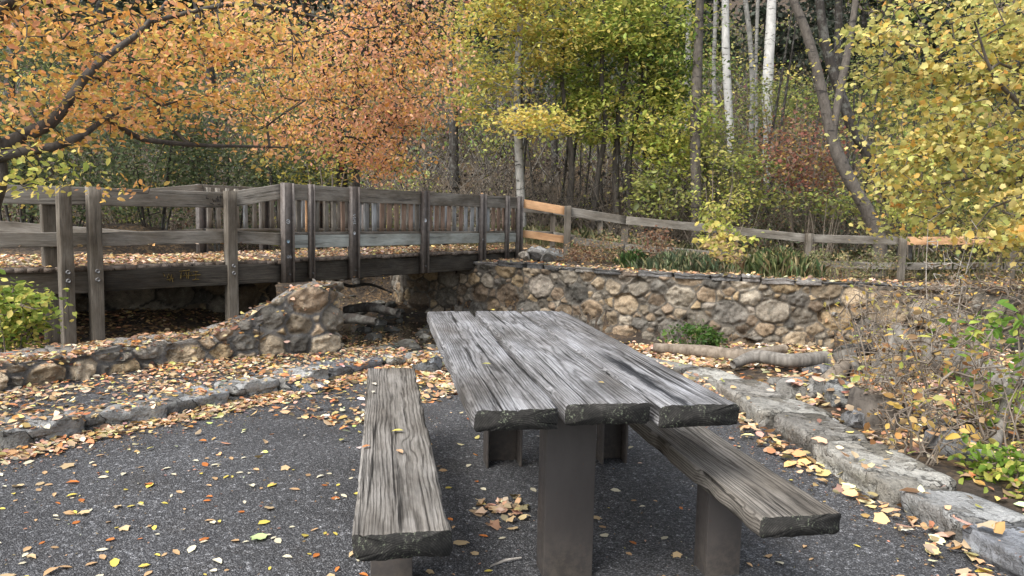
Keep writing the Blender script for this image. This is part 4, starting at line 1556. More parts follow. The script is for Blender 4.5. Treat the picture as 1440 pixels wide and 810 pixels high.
def plant(name, label, cat, trunks, blobs, pal, leaf, shape='oval', per=14, seed=1, bark='bark', spread=(.30, .30, .10), group=None, sides=6, base=None,
          rtip=.0035, rmax=.08, leafmat='leaf', flat=.75, wob=.05, sub=.35, twig_sides=4, crown=True, dens=1.0, clump=1.1, droop=.25, jit=.16, expo=.42, trunk_noise=.12, parts=('trunk', 'crown'), leaf_frac=1.0):
    """trunks: [(pts, radii)]; blobs: [(centre, radii, n sprays[, palette])]; a thing with trunk and crown parts"""
    rng = np.random.default_rng(seed)
    if base is None:
        b0 = np.asarray(trunks[0][0])[0, :3]
        base = (b0[0], b0[1], b0[2])
    root = thing(name, label, cat, base, group)
    tr = []
    for p, r in trunks:
        p = np.asarray(p, float); r = np.broadcast_to(np.asarray(r, float), (len(p),))
        n = max(6, int(np.linalg.norm(np.diff(p, axis=0), axis=1).sum() / .22))
        s = smooth_path(np.c_[p, r], n)
        tr.append((s[:, :3], np.maximum(s[:, 3], .002)))
    mb = MB()
    for k, (p, r) in enumerate(tr):
        p = p.copy()
        tube(mb, p, r, max(sides, 8), noise=trunk_noise, seed=seed + k)
    if blobs:
        A, own = [], []
        for k, b in enumerate(blobs):
            m_ = max(3, int(b[2] * dens))
            q = ell(rng, b[0], np.asarray(b[1]) * 1.12, int(m_ * 2.0))
            sc = fbm(q * clump + seed * 3.1, seed, 2) + rng.normal(0, .22, len(q))
            q = q[np.argsort(-sc)[:m_]]
            A.append(q); own += [k] * len(q)
        A = np.concatenate(A); own = np.array(own)
        ch, dirs = grow(rng, tr, A, sub, wob, rtip, expo, rmax)
        for p, r in ch:
            tube(mb, p, r, twig_sides, cap=False)
    put(parts[0], mb, M[bark], root, smooth=True)
    if blobs and crown:
        mb = MB()
        n = len(A) * per
        idx = np.repeat(np.arange(len(A)), per)
        if leaf_frac < 1:
            idx = idx[rng.random(n) < leaf_frac]; n = len(idx)
        ax = dirs[idx]
        pos = A[idx] + rng.normal(0, 1, (n, 3)) * np.asarray(spread) * .55 - ax * (rng.random((n, 1)) * spread[0] * .7)
        dr = unit(ax * .5 + rng.normal(0, .7, (n, 3)) * np.array([1, 1, .45]) + np.array([0, 0, -droop]))
        nr = unit(np.array([0, 0, flat]) + rng.normal(0, .45, (n, 3)))
        col = np.zeros((n, 3))
        for k, b in enumerate(blobs):
            mk = own[idx] == k
            pl = b[3] if len(b) > 3 else pal
            # each spray leans towards one hue of its palette
            nn = int(mk.sum())
            c1 = pick(rng, pl, len(A), .10)[idx[mk]]
            c2 = pick(rng, pl, nn, jit)
            f = rng.random((nn, 1)) * .8
            col[mk] = c1 * (1 - f) + c2 * f
        leaves(mb, pos, dr, nr, leaf * np.exp(rng.normal(0, .22, n)), shape, col)
        put(parts[1], mb, M[leafmat], root)
    return root


def tz(x, y):
    return float(terrain_z(np.array([x]), np.array([y]))[0])


def stem_px(pts, Y, w, Y1=None):
    """trunk polyline from picture points [(px,py)...] at distance Y (to Y1 at the end); w = widths in picture px"""
    n = len(pts)
    Ys = np.linspace(Y, Y1 if Y1 else Y, n)
    P = np.array([PD(px, py, yy) for (px, py), yy in zip(pts, Ys)])
    r = np.interp(np.linspace(0, 1, n), np.linspace(0, 1, len(w)), w) * Ys / F_PX / 2
    return [P, r]


def rooted(st, extra=.12):
    """push the foot of a stem into the ground"""
    P, r = st
    x, y = P[0, 0], P[0, 1]
    z = tz(x, y)
    foot = np.array([[x, y, z - extra]])
    if z < P[0, 2]:
        return [np.concatenate([foot, P]), np.concatenate([[r[0] * 1.15], r])]
    k = P[:, 2] > z + .1
    return [np.concatenate([foot, P[k]]), np.concatenate([[r[0] * 1.1], r[k]])]


ORG = [(.30, ORANGE), (.22, GOLD), (.32, CORAL), (.10, YELLOW), (.12, OLIVE), (.04, GREEN)]
COR = [(.50, (.80, .42, .27)), (.24, ORANGE), (.14, GOLD), (.14, OLIVE), (.03, RED)]
YLO = [(.35, YELLOW), (.2, GOLD), (.3, OLIVE), (.2, LIME)]

# ---- 1. gold and orange tree reaching in from the left
B = PD(-60, 470, 5.9)
t1 = [[np.array([(B[0] - .05, B[1], -.25), PD(-45, 400, 5.9), PD(-15, 310, 5.85), PD(2, 255, 5.8), PD(-4, 212, 5.8), PD(-25, 150, 5.7), PD(-60, 40, 5.5), PD(-80, -120, 5.4), PD(-60, -300, 5.6)]), [.06, .05, .042, .038, .045, .05, .05, .04, .02]],
      [np.array([PD(-10, 214, 5.8), PD(20, 197, 5.9), PD(67, 176, 6.1), PD(92, 150, 6.2), PD(115, 115, 6.4), PD(150, 78, 6.7), PD(215, 30, 7.1), PD(260, -40, 7.4)]), [.05, .055, .05, .042, .036, .032, .022, .012]],
      [np.array([PD(-10, 222, 5.75), PD(43, 211, 5.8), PD(77, 206, 5.9), PD(117, 190, 6.1), PD(150, 165, 6.3), PD(185, 150, 6.6)]), [.038, .036, .033, .026, .018, .01]],
      [np.array([PD(150, 165, 6.3), PD(173, 181, 6.5), PD(200, 196, 6.8), PD(250, 202, 7.2), PD(300, 205, 7.5), PD(360, 206, 7.9), PD(417, 208, 8.2)]), [.02, .022, .024, .022, .018, .012, .006]],
      [np.array([PD(-30, 60, 5.6), PD(0, 17, 5.7), PD(23, 0, 5.8), PD(90, -60, 6.0), PD(180, -120, 6.4)]), [.05, .045, .04, .03, .015]],
      [np.array([PD(215, 30, 7.1), PD(330, 5, 7.4), PD(410, 17, 7.8), PD(462, 28, 8.2)]), [.02, .022, .02, .012]]]
for s in t1:
    s[0] = np.asarray(s[0])
plant('autumn_tree', 'tree with gold and orange leaves reaching in from the left edge, dark crooked limbs', 'tree', t1,
      [blob(50, 90, 5.9, 110, 80, .9) + (150,), blob(190, 55, 6.6, 140, 70, 1.1) + (210,), blob(175, 135, 6.9, 120, 38, .8) + (120,), blob(320, 85, 7.4, 120, 75, 1.2) + (190,),
       blob(95, 172, 6.0, 75, 30, .5) + (55,), blob(300, 165, 7.6, 70, 28, .7) + (45,), blob(40, 235, 5.6, 36, 38, .3) + (22, [(.5, YELLOW), (.5, LIME)]),
       blob(190, -40, 6.6, 200, 60, 1.5) + (90,), blob(60, -140, 5.6, 150, 90, 1.5) + (60,), blob(345, 225, 7.9, 40, 25, .4) + (9,), blob(180, 268, 7.0, 28, 22, .3) + (5,), blob(330, 30, 8, 130, 60, 1) + (110,)],
      ORG, .054, per=15, seed=3, bark='bark', spread=(.30, .30, .06), rmax=.03, rtip=.0028, dens=.56, clump=1.7, flat=.4)

# ---- 2. coral orange tree behind the bridge
t2 = [rooted(stem_px([(481, 262), (476, 200), (462, 140), (452, 90), (430, 10), (410, -90)], 16.9, (15, 13, 11, 8), 13.2)),
      rooted(stem_px([(501, 262), (500, 200), (497, 150), (515, 90), (540, 20), (560, -80)], 16.7, (11, 9, 8, 6), 13.2))]
plant('autumn_tree', 'tree with dense coral orange leaves and two dark trunks behind the bridge', 'tree', t2,
      [blob(430, 60, 11.8, 105, 85, 1.5) + (300,), blob(545, 80, 12.2, 95, 90, 1.5) + (340,), blob(605, 125, 12.4, 58, 62, 1.0) + (150,), blob(485, 165, 12.2, 90, 62, 1.2) + (240,), blob(395, 150, 11.6, 75, 45, 1.0) + (110,),
       blob(560, 195, 12.5, 62, 42, .8) + (120,), blob(520, 240, 12.6, 50, 22, .5) + (45,), blob(500, -60, 12.2, 180, 70, 2) + (140,), blob(440, 205, 11.8, 70, 30, .6) + (40,), blob(560, 0, 12.2, 90, 50, 1.5) + (150,)],
      COR, .060, per=17, seed=7, bark='bark_dark', spread=(.42, .42, .12), rmax=.05, dens=.56, clump=1.3, flat=.35, droop=.45)

# ---- 3. centre maples
plant('maple_tree', 'yellow leaved tree with a thin pale trunk in the middle distance', 'tree', [rooted(stem_px([(734, 300), (731, 240), (727, 160), (728, 90), (732, 20), (735, -90)], 19.4, (12, 11, 9, 6)))],
      [blob(705, 55, 19.6, 72, 62, 1.6) + (190,), blob(680, 120, 19.8, 42, 45, 1.0) + (70,), blob(770, 35, 19.8, 55, 60, 1.5) + (130,), blob(720, -60, 19.6, 110, 70, 2) + (120,), blob(748, 176, 18.4, 52, 20, .8) + (60, [(.6, YELLOW), (.3, GOLD), (.2, LIME)])],
      YLO, .115, 'oval', per=19, seed=11, bark='aspen_grey', spread=(.6, .6, .14), dens=.9, clump=.9, flat=1.0)
gs = [(.44, GREEN), (.38, LIME), (.16, OLIVE), (.26, YELLOW)]
plant('maple_tree', 'green and yellow tree with several straight dark stems right of the thin pale trunk', 'tree',
      [rooted(stem_px([(835, 312), (842, 240), (852, 180), (846, 110), (850, 20), (850, -80)], 20.6, (9, 7, 5))), rooted(stem_px([(868, 312), (866, 230), (872, 150), (885, 60), (890, -60)], 20.8, (11, 8, 5))),
       rooted(stem_px([(800, 310), (804, 240), (800, 180), (790, 110), (795, 30)], 20.4, (9, 7, 4))), rooted(stem_px([(886, 312), (884, 240), (893, 170), (915, 90), (930, 0)], 20.9, (10, 8, 5))),
       rooted(stem_px([(905, 310), (907, 235), (905, 150), (900, 60)], 21.0, (6, 5, 3)))],
      [blob(865, 75, 21, 85, 75, 1.8) + (260,), blob(910, 25, 21, 85, 55, 1.6) + (200,), blob(960, 85, 21, 42, 75, 1.2) + (120, [(.5, GREEN), (.3, (.07, .12, .05)), (.3, LIME)]), blob(855, 165, 20.6, 72, 36, 1.2) + (110, [(.5, LIME), (.4, YELLOW), (.2, GREEN)]),
       blob(935, 165, 20.4, 58, 52, 1.2) + (130, [(.5, YELLOW), (.4, LIME), (.2, GREEN)]), blob(900, -80, 21, 140, 80, 2) + (140,), blob(950, 235, 20.6, 34, 40, .8) + (35, [(.6, LIME), (.4, YELLOW)]), blob(815, 110, 20.8, 38, 60, 1) + (70,)],
      gs, .125, 'oval', per=20, seed=13, bark='bark', spread=(.6, .6, .15), dens=.9, clump=.9, flat=1.0)

# ---- 4. big straight trunk right of the centre
plant('aspen_tree', 'thick upright trunk, dark and scarred low down, in front of the hillside', 'tree', [rooted(stem_px([(979, 330), (979, 260), (978, 170), (981, 90), (984, 10), (986, -120), (988, -260)], 19.6, (16, 14, 12, 10)))],
      [blob(985, -260, 19.6, 110, 120, 2) + (120,)], YLO, .10, per=14, seed=17, bark='bark_grey', spread=(.5, .5, .2))
# ---- 5. white aspens on the slope
for k, (pts, Y, w, mt, lb) in enumerate((
        ([(1081, 190), (1079, 140), (1081, 90), (1084, 30), (1087, -60), (1090, -240)], 27, (15, 14, 12), 'aspen', 'broadest white aspen trunk high on the slope'),
        ([(1028, 210), (1024, 140), (1021, 70), (1020, 0), (1018, -90), (1016, -240)], 27.5, (11, 11, 9), 'aspen', 'white aspen trunk left of the broadest white one'),
        ([(1056, 190), (1058, 120), (1054, 50), (1048, 0), (1042, -80), (1040, -200)], 29, (7, 7, 5), 'aspen_grey', 'slim grey aspen with a slight bend between the two white trunks'),
        ([(1064, 180), (1063, 100), (1065, 20), (1068, -80), (1070, -200)], 30, (5, 5, 4), 'aspen_grey', 'thinnest grey aspen close beside the bent slim one'),
        ([(1006, 200), (1004, 100), (1006, 20), (1008, -100)], 31, (6, 6, 5), 'aspen_grey', 'pale thin aspen just right of the thick scarred trunk'),
        ([(966, 130), (968, 60), (970, -20), (972, -140)], 30, (8, 7, 6), 'aspen_grey', 'pale aspen seen behind the green leaves left of the thick scarred trunk'))):
    tp_ = PD(pts[-1][0], pts[-1][1], Y)
    plant('aspen_tree', lb, 'tree', [rooted(stem_px(pts, Y, w))], [((tp_[0], tp_[1], tp_[2] + 1.5), (1.8, 1.8, 2.6), 45)], YLO, .16, per=14, seed=31 + k, bark=mt, spread=(.6, .6, .3), group='pale aspens on the slope', leafmat='leaf_far')
# ---- 6. leaning forked tree
plant('leaning_tree', 'leaning grey brown trunk that forks in a narrow V over the fence', 'tree',
      [rooted(stem_px([(1238, 345), (1222, 300), (1200, 262), (1180, 222), (1168, 185), (1158, 140), (1147, 90), (1132, 40), (1112, -10), (1080, -110), (1050, -220)], 17.2, (20, 18, 16, 14, 11, 7))),
       stem_px([(1170, 195), (1177, 150), (1188, 95), (1197, 45), (1203, 0), (1212, -90), (1215, -220)], 17.2, (12, 11, 9, 7))],
      [blob(1060, -240, 17.2, 90, 80, 1.5) + (70,), blob(1215, -260, 17.2, 90, 80, 1.5) + (70,), blob(1095, 95, 17, 60, 20, .6) + (7, [(1, YELLOW)])], YLO, .085, per=9, seed=41, bark='bark_grey', spread=(.5, .5, .2))
plant('leaning_tree', 'dark leaning trunk behind the yellow leaves, right of the forked one', 'tree',
      [rooted(stem_px([(1272, 335), (1258, 290), (1236, 245), (1218, 210), (1200, 180), (1178, 120), (1160, 60), (1150, -20), (1140, -160)], 18.8, (20, 18, 16, 13, 9)))],
      [blob(1140, -220, 18.8, 100, 90, 1.8) + (80,)], YLO, .1, per=12, seed=43, bark='bark_dark', spread=(.5, .5, .2))

# ---- 7. yellow maple on the right
MP = [(.40, (.64, .56, .21)), (.14, GOLD), (.26, (.44, .46, .14)), (.20, OLIVE), (.03, ORANGE)]
Bx = PD(1530, 380, 11.8)
t7 = [[np.array([(Bx[0], Bx[1], .3), PD(1530, 300, 11.8), PD(1522, 200, 11.7), PD(1505, 90, 11.5), PD(1490, -40, 11.4), PD(1480, -220, 11.4)]), [.12, .11, .10, .08, .06, .03]],
      [np.array([PD(1522, 200, 11.7), PD(1440, 145, 11.2), PD(1350, 95, 11), PD(1270, 60, 11), PD(1210, 55, 11)]), [.05, .04, .03, .018, .006]],
      [np.array([PD(1528, 290, 11.8), PD(1450, 250, 11), PD(1360, 235, 10.8), PD(1290, 205, 11), PD(1230, 205, 11.2)]), [.045, .035, .026, .016, .006]],
      [np.array([PD(1524, 240, 11.7), PD(1460, 170, 10.2), PD(1400, 110, 9.8), PD(1370, 30, 9.6)]), [.045, .035, .024, .01]]]
plant('maple_tree', 'broad yellow maple filling the right edge above the fence', 'tree', t7,
      [blob(1335, 70, 11, 115, 70, 1.1) + (170,), blob(1410, 140, 10.2, 80, 100, 1.2) + (190,), blob(1290, 165, 11.2, 80, 55, .9) + (100,), blob(1350, 245, 10.8, 110, 62, 1.0) + (190,), blob(1240, 75, 11.2, 50, 28, .6) + (30,),
       blob(1285, 250, 11.6, 42, 32, .5) + (26,), blob(1420, 310, 9.8, 60, 48, .8) + (80,), blob(1290, 305, 11.4, 60, 30, .6) + (32,), blob(1420, -30, 10.8, 130, 80, 1.5) + (110,), blob(1480, 60, 10.6, 60, 120, 1.2) + (80,)],
      MP, .078, 'maple', per=12, seed=47, bark='bark_grey', spread=(.40, .40, .09), rmax=.03, droop=.3, dens=.62, clump=1.6, flat=.5)

# ---- 8. shrubs
def shrub(name, label, px, py, Y, rx, ry, rd, n, pal, leaf, seed, per=12, stems=5, shape='oval', bark='twig', spread=(.2, .2, .1), cat='shrub', group=None, leafmat='leaf', rtip=.003, flat=.5, ground=None, crown=True, sub=.3, extra=()):
    c, r = blob(px, py, Y, rx, ry, rd)
    rng = np.random.default_rng(seed)
    z0 = tz(c[0], c[1]) if ground is None else ground
    tr = []
    for k in range(stems):
        a = rng.uniform(0, 2 * PI)
        b = np.array([c[0] + .18 * r[0] * math.cos(a), c[1] + .18 * r[1] * math.sin(a), z0 - .05])
        t = c + np.array([math.cos(a) * r[0] * .55, math.sin(a) * r[1] * .55, r[2] * rng.uniform(-.1, .5)])
        m = (b + t) / 2 + rng.normal(0, .06, 3) * r[0] + np.array([0, 0, .1 * abs(t[2] - b[2])])
        rr = max(.006, .009 * (t[2] - b[2]))
        tr.append((np.array([b, m, t]), [rr, rr * .8, rr * .4]))
    return plant(name, label, cat, tr, [(c, r, n)] + [blob(*e[:6]) + tuple(e[6:]) for e in extra], pal, leaf, shape, per, seed, bark, spread, group, base=(c[0], c[1], z0), rtip=rtip, flat=flat, leafmat=leafmat, rmax=.02, crown=crown, sub=sub, parts=('stems', 'foliage'))


BR = [(.4, (.065, .09, .04)), (.4, (.10, .13, .06)), (.2, (.16, .175, .075)), (.04, GOLD)]
for k, (px, py, Y, rx, ry) in enumerate(((90, 225, 15.5, 90, 75), (215, 205, 17.5, 90, 90), (320, 215, 18.5, 90, 80), (420, 215, 17.8, 80, 70), (15, 130, 17, 90, 110))):
    shrub('willow_shrub', 'dense dark green thicket shrub behind the bridge approach, %s from the left' % ('second', 'third', 'fourth', 'fifth', 'first')[k], px, py, Y, rx, ry, 1.6, 330, BR, .085, 60 + k, per=14, stems=7, spread=(.4, .4, .3), group='green shrubs behind the bridge', bark='bark_dark', flat=.2)
YS = [(.6, YELLOW), (.3, LIME), (.2, GOLD)]
shrub('maple_sapling', 'yellow leaved sapling poking up in front of the fence rail', 1028, 318, 14.6, 40, 46, .6, 30, [(.4, YELLOW), (.5, LIME), (.2, OLIVE)], .10, 71, per=9, stems=3, shape='maple', spread=(.22, .22, .08), cat='sapling')
shrub('maple_sapling', 'pale yellow sapling drooping over the creek wall between two grass tufts', 1012, 355, 13.0, 26, 28, .35, 26, [(.6, YELLOW), (.4, TAN)], .085, 72, per=8, stems=3, shape='maple', spread=(.2, .2, .08), cat='sapling')
shrub('red_shrub', 'dusky red leaved shrub on the slope left of the forked trunk', 1135, 200, 20.5, 52, 42, 1.2, 150, [(.35, (.30, .11, .085)), (.35, (.34, .18, .12)), (.35, (.20, .13, .09)), (.12, GOLD), (.15, OLIVE)], .10, 73, per=10, stems=8, spread=(.6, .6, .35), extra=((1175, 255, 20, 40, 25, .8, 50), (1095, 240, 20, 30, 30, .8, 36)))
shrub('yellow_shrub', 'loose yellow green shrub beside the foot of the thick scarred trunk', 1010, 265, 19.0, 34, 60, .9, 70, [(.5, LIME), (.4, YELLOW), (.3, OLIVE)], .09, 74, per=12, stems=5, spread=(.4, .4, .2))
shrub('yellow_shrub', 'small yellow bush glowing behind the coral tree, above the handrail', 455, 235, 16.3, 60, 30, .8, 80, [(.6, (.40, .34, .06)), (.5, OLIVE)], .08, 75, per=12, stems=5, spread=(.35, .35, .2))
shrub('yellow_shrub', 'yellow green bush under the leaning trunks behind the fence', 1290, 300, 17.2, 45, 30, .7, 70, [(.5, LIME), (.4, OLIVE), (.3, YELLOW)], .085, 76, per=12, stems=5, spread=(.32, .32, .2))
shrub('weed', 'bright green leafy weed at the foot of the creek wall', 975, 474, 11.25, 36, 18, .25, 70, [(.7, (.055, .12, .025)), (.3, (.10, .17, .035))], .06, 77, per=12, stems=5, spread=(.12, .12, .06), cat='weed')
LG = [(.5, (.16, .24, .04)), (.35, LIME), (.2, YELLOW)]
shrub('green_bush', 'light green leafy bush at the left edge in front of the timber posts', 8, 452, 6.1, 40, 50, .4, 70, LG, .06, 78, per=10, stems=5, spread=(.16, .16, .1), extra=((52, 425, 6.0, 16, 14, .2, 8), (-40, 430, 6.1, 50, 60, .5, 50)))
shrub('green_bush', 'bright green broad leaved bush spilling over the kerb at the right edge', 1420, 665, 3.7, 42, 32, .24, 60, [(.6, (.14, .24, .03)), (.3, LIME), (.12, YELLOW)], .05, 79, per=8, stems=6, spread=(.11, .11, .06))
shrub('green_bush', 'taller green leaved sapling stems among bare twigs at the right edge', 1405, 530, 4.5, 38, 55, .3, 22, [(.6, (.12, .22, .035)), (.4, LIME)], .072, 80, per=5, stems=5, spread=(.13, .13, .08), extra=((1445, 450, 4.5, 30, 30, .3, 12), (1365, 470, 4.8, 22, 22, .2, 7)))

SLP = [(.4, (.12, .16, .06)), (.35, OLIVE), (.3, (.34, .33, .11)), (.15, LIME)]
for k, (px, py, Y, rx, ry, n_, w_) in enumerate(((1058, 250, 20.6, 46, 34, 70, 'olive green bush low on the slope, left of the red shrub'), (1010, 205, 22.5, 40, 45, 110, 'yellow olive bush between the scarred trunk and the white aspens'), (1105, 140, 26, 60, 30, 90, 'grey green bush at the foot of the white aspens'),
        (1160, 285, 19.2, 46, 20, 45, 'low green bush behind the fence under the red shrub'), (930, 275, 19.8, 40, 35, 80, 'yellow green bush in the gap left of the scarred trunk'), 
        (1310, 230, 20, 70, 60, 160, 'green bush seen through the yellow maple'), (1420, 270, 19, 60, 60, 130, 'olive green bush behind the yellow maple at the right edge'), (1240, 130, 24, 60, 50, 110, 'grey olive bush high on the slope behind the forked trunk'))):
    shrub('slope_shrub', w_, px, py, Y, rx, ry, 1.1, n_, SLP, .11, 160 + k, per=15, stems=6, spread=(.5, .5, .25), group='bushes on the slope', flat=.5)

# bare twiggy shrubs on the right bank
def bare(label, px, py, Y, rx, ry, rd, n, seed, bark='twig', pal=None, per=1, stems=9, name='bare_shrub', rtip=.0026, leaf=.05, lf=.45):
    c, r = blob(px, py, Y, rx, ry, rd)
    rng = np.random.default_rng(seed)
    z0 = tz(c[0], c[1])
    tr = []
    for k in range(stems):
        a = rng.uniform(0, 2 * PI)
        b = np.array([c[0] + .25 * r[0] * rng.normal(), c[1] + .25 * r[1] * rng.normal(), z0 - .05])
        t = np.array([b[0] + math.cos(a) * r[0] * .8, b[1] + math.sin(a) * r[1] * .8, c[2] + r[2] * rng.uniform(.0, .9)])
        m = b * .55 + t * .45 + rng.normal(0, .05, 3) + np.array([0, 0, .06])
        rr = rng.uniform(.004, .009)
        tr.append((np.array([b, m, t]), [rr, rr * .75, rr * .35]))
    plant(name, label, 'shrub', tr, [(c, r, n)], pal or [(.5, TAN), (.3, GOLD), (.3, (.25, .12, .05)), (.2, LIME)], leaf, 'oval', per, seed, bark, (.1, .1, .08), None, base=(c[0], c[1], z0), rtip=rtip, rmax=.008, sub=.12, wob=.09, twig_sides=3, parts=('stems', 'foliage'), expo=.35, leaf_frac=lf)


bare('tangle of thin brown twigs above the cut stump on the right bank', 1235, 490, 5.7, 60, 85, .4, 260, 91)
bare('bare reddish brown stems with a few dry leaves beside the green bush', 1340, 545, 4.7, 80, 105, .5, 420, 92)
bare('grey bare twigs against the far right end of the creek wall', 1385, 440, 8.6, 85, 65, .7, 480, 93)
bare('low dry brush with scattered yellow leaves in front of the wall', 1230, 440, 8.2, 70, 50, .6, 240, 94, per=1, pal=[(.4, YELLOW), (.4, TAN), (.3, LIME)])
bare('straggly dark stems at the lower right behind the kerb', 1290, 610, 4.1, 55, 60, .3, 190, 95)
bare('pale bare sapling with upright branches in front of the orange rail', 1338, 355, 9.6, 28, 75, .4, 60, 96, 'twig_pale', per=1, stems=3, name='bare_sapling', rtip=.0035)
bare('fan of thin dark stems at the right edge of the photo', 1425, 580, 4.2, 50, 100, .35, 260, 97)
bare('tangle of grey brown twigs over the log at the far right', 1300, 470, 6.6, 85, 75, .5, 380, 98)
bare('thin grey twigs rising between the stump and the green bush', 1270, 560, 4.9, 55, 80, .35, 230, 99)
bare('dark brushwood heaped on the creek bank under the far side of the bridge', 545, 392, 17.3, 75, 34, .9, 260, 100, 'bark_dark', lf=.3, rtip=.006)
for k, (px, py, Y, rx, ry) in enumerate(((640, 250, 19.8, 55, 60), (720, 260, 20.0, 55, 55), (790, 265, 20.2, 50, 50), (865, 262, 20.4, 55, 50), (935, 262, 20.2, 45, 50))):
    bare('dark leafless thicket in the shade behind the fence, %s of five from left' % ORD[k], px, py, Y, rx, ry, .9, 240, 180 + k, 'bark_dark', lf=.35, rtip=.0055, stems=8, leaf=.07, pal=[(.4, (.05, .04, .03)), (.3, OLIVE), (.2, LIME)])
shrub('yellow_shrub', 'twiggy yellow bush hiding the right end of the fence', 1395, 345, 12.6, 62, 45, .6, 90, [(.5, YELLOW), (.3, OLIVE), (.2, TAN)], .06, 190, per=9, stems=7, spread=(.2, .2, .14), flat=.4)
# red brown dry weeds on the wall top
DR = [(.5, (.16, .07, .045)), (.4, (.22, .13, .08)), (.3, TAN)]
shrub('dry_weeds', 'clump of rusty brown dry weeds on the creek wall beside the green tuft', 920, 350, 13.3, 30, 26, .3, 90, DR, .05, 101, per=7, stems=9, spread=(.1, .1, .16), cat='weeds', flat=.1)
shrub('dry_weeds', 'low rusty brown dry weeds on the wall near the bridge end', 812, 362, 14.2, 38, 10, .3, 60, DR, .05, 102, per=7, stems=9, spread=(.1, .1, .1), cat='weeds', flat=.1)
shrub('dry_weeds', 'loose straw and rust coloured weeds against the fence between the bridge and the sapling', 870, 352, 14.6, 70, 22, .4, 130, [(.4, TAN), (.3, (.20, .10, .06)), (.3, (.2, .22, .1))], .05, 104, per=8, stems=12, spread=(.12, .12, .2), cat='weeds', flat=.1)
shrub('dry_weeds', 'loose grey green weeds against the lower fence rail right of the grass tufts', 1190, 368, 14.6, 70, 16, .4, 110, [(.4, (.2, .22, .1)), (.3, TAN), (.3, (.3, .3, .14))], .05, 105, per=8, stems=12, spread=(.12, .12, .18), cat='weeds', flat=.1)
shrub('dry_weeds', 'tan dry weeds between the two green grass tufts on the wall', 1035, 375, 12.4, 22, 18, .25, 50, [(.5, TAN), (.4, BROWN)], .05, 103, per=7, stems=7, spread=(.1, .1, .12), cat='weeds', flat=.1)


def tuft(label, px, py, Y, rx, n, hgt, pal, seed):
    c = PD(px, py, Y)
    z0 = tz(c[0], c[1])
    rng = np.random.default_rng(seed)
    mb = MB()
    r = rx * Y / F_PX
    p = np.c_[c[0] + rng.normal(0, .33, n) * r, c[1] + rng.normal(0, .33, n) * r * .7, np.full(n, z0 - .02)]
    a = rng.uniform(0, 2 * PI, n)
    lean = np.abs(rng.normal(0, .85, n))
    d = np.c_[np.cos(a) * lean, np.sin(a) * lean, np.ones(n)]
    leaves(mb, p, d, np.c_[np.cos(a), np.sin(a), np.zeros(n)] * -1 + np.array([0, 0, .01]), hgt * rng.uniform(.45, 1.1, n) * (1.15 - .55 * np.clip(np.hypot((p[:, 0] - c[0]) / r, (p[:, 1] - c[1]) / r), 0, 1.2)), 'blade', pick(rng, pal, n, .2))
    o = put('grass_tuft', mb, M['grass'], base=(c[0], c[1], z0))
    tag(o, label, 'grass', 'grass tufts on the creek wall')


SHAPES['blade'] = (np.array([(-.0065, 0, 0), (.0065, 0, 0), (.0055, .5, .12), (.005, .8, .32), (0, .9, .66), (-.005, .8, .32), (-.007, .5, .12)]), [np.array([(0, 1, 2, 3, 4, 5, 6)])])
GG = [(.5, (.15, .20, .11)), (.4, (.20, .24, .13)), (.35, (.36, .33, .19))]
tuft('green grass tuft on the creek wall left of the yellow sapling', 960, 380, 12.9, 80, 3000, .36, GG, 111)
tuft('smaller fresh green grass tuft nearest the rusty weeds', 893, 378, 13.4, 32, 900, .30, [(.7, (.09, .16, .05)), (.3, (.14, .2, .06))], 112)
tuft('bright grass tuft with straw blades arching over the wall', 1095, 390, 11.9, 66, 2700, .44, [(.5, (.14, .20, .08)), (.45, (.44, .38, .2)), (.25, (.22, .26, .10))], 113)

# ---- 9. thin dark stems on the lower slope (nothing tells them apart)
rng = np.random.default_rng(222)
for k in range(22):
    px = rng.uniform(600, 1010) if k < 12 else rng.uniform(1020, 1420)
    Y = rng.uniform(20.5, 25)
    p = PD(px, 300, Y)
    z = tz(p[0], p[1])
    h = rng.uniform(3.5, 7)
    lean = rng.normal(0, .10, 2)
    P = np.array([(p[0], p[1], z - .1), (p[0] + lean[0] * h * .4 + rng.normal(0, .06), p[1] + lean[1] * h * .4, z + h * .4), (p[0] + lean[0] * h, p[1] + lean[1] * h, z + h)])
    r0 = rng.uniform(.025, .06)
    plant('bare_tree', 'thin dark leafless stem standing in the shady thicket below the slope', 'tree', [(P, [r0, r0 * .8, r0 * .3])],
          [((P[2] * .7 + P[1] * .3), (.9, .9, h * .3), 16)], BR, .1, seed=300 + k, bark='bark_dark', group='thin bare stems in the thicket', crown=False, sub=.3, rtip=.005, rmax=.02, wob=.1, twig_sides=3, parts=('trunk', 'crown'))

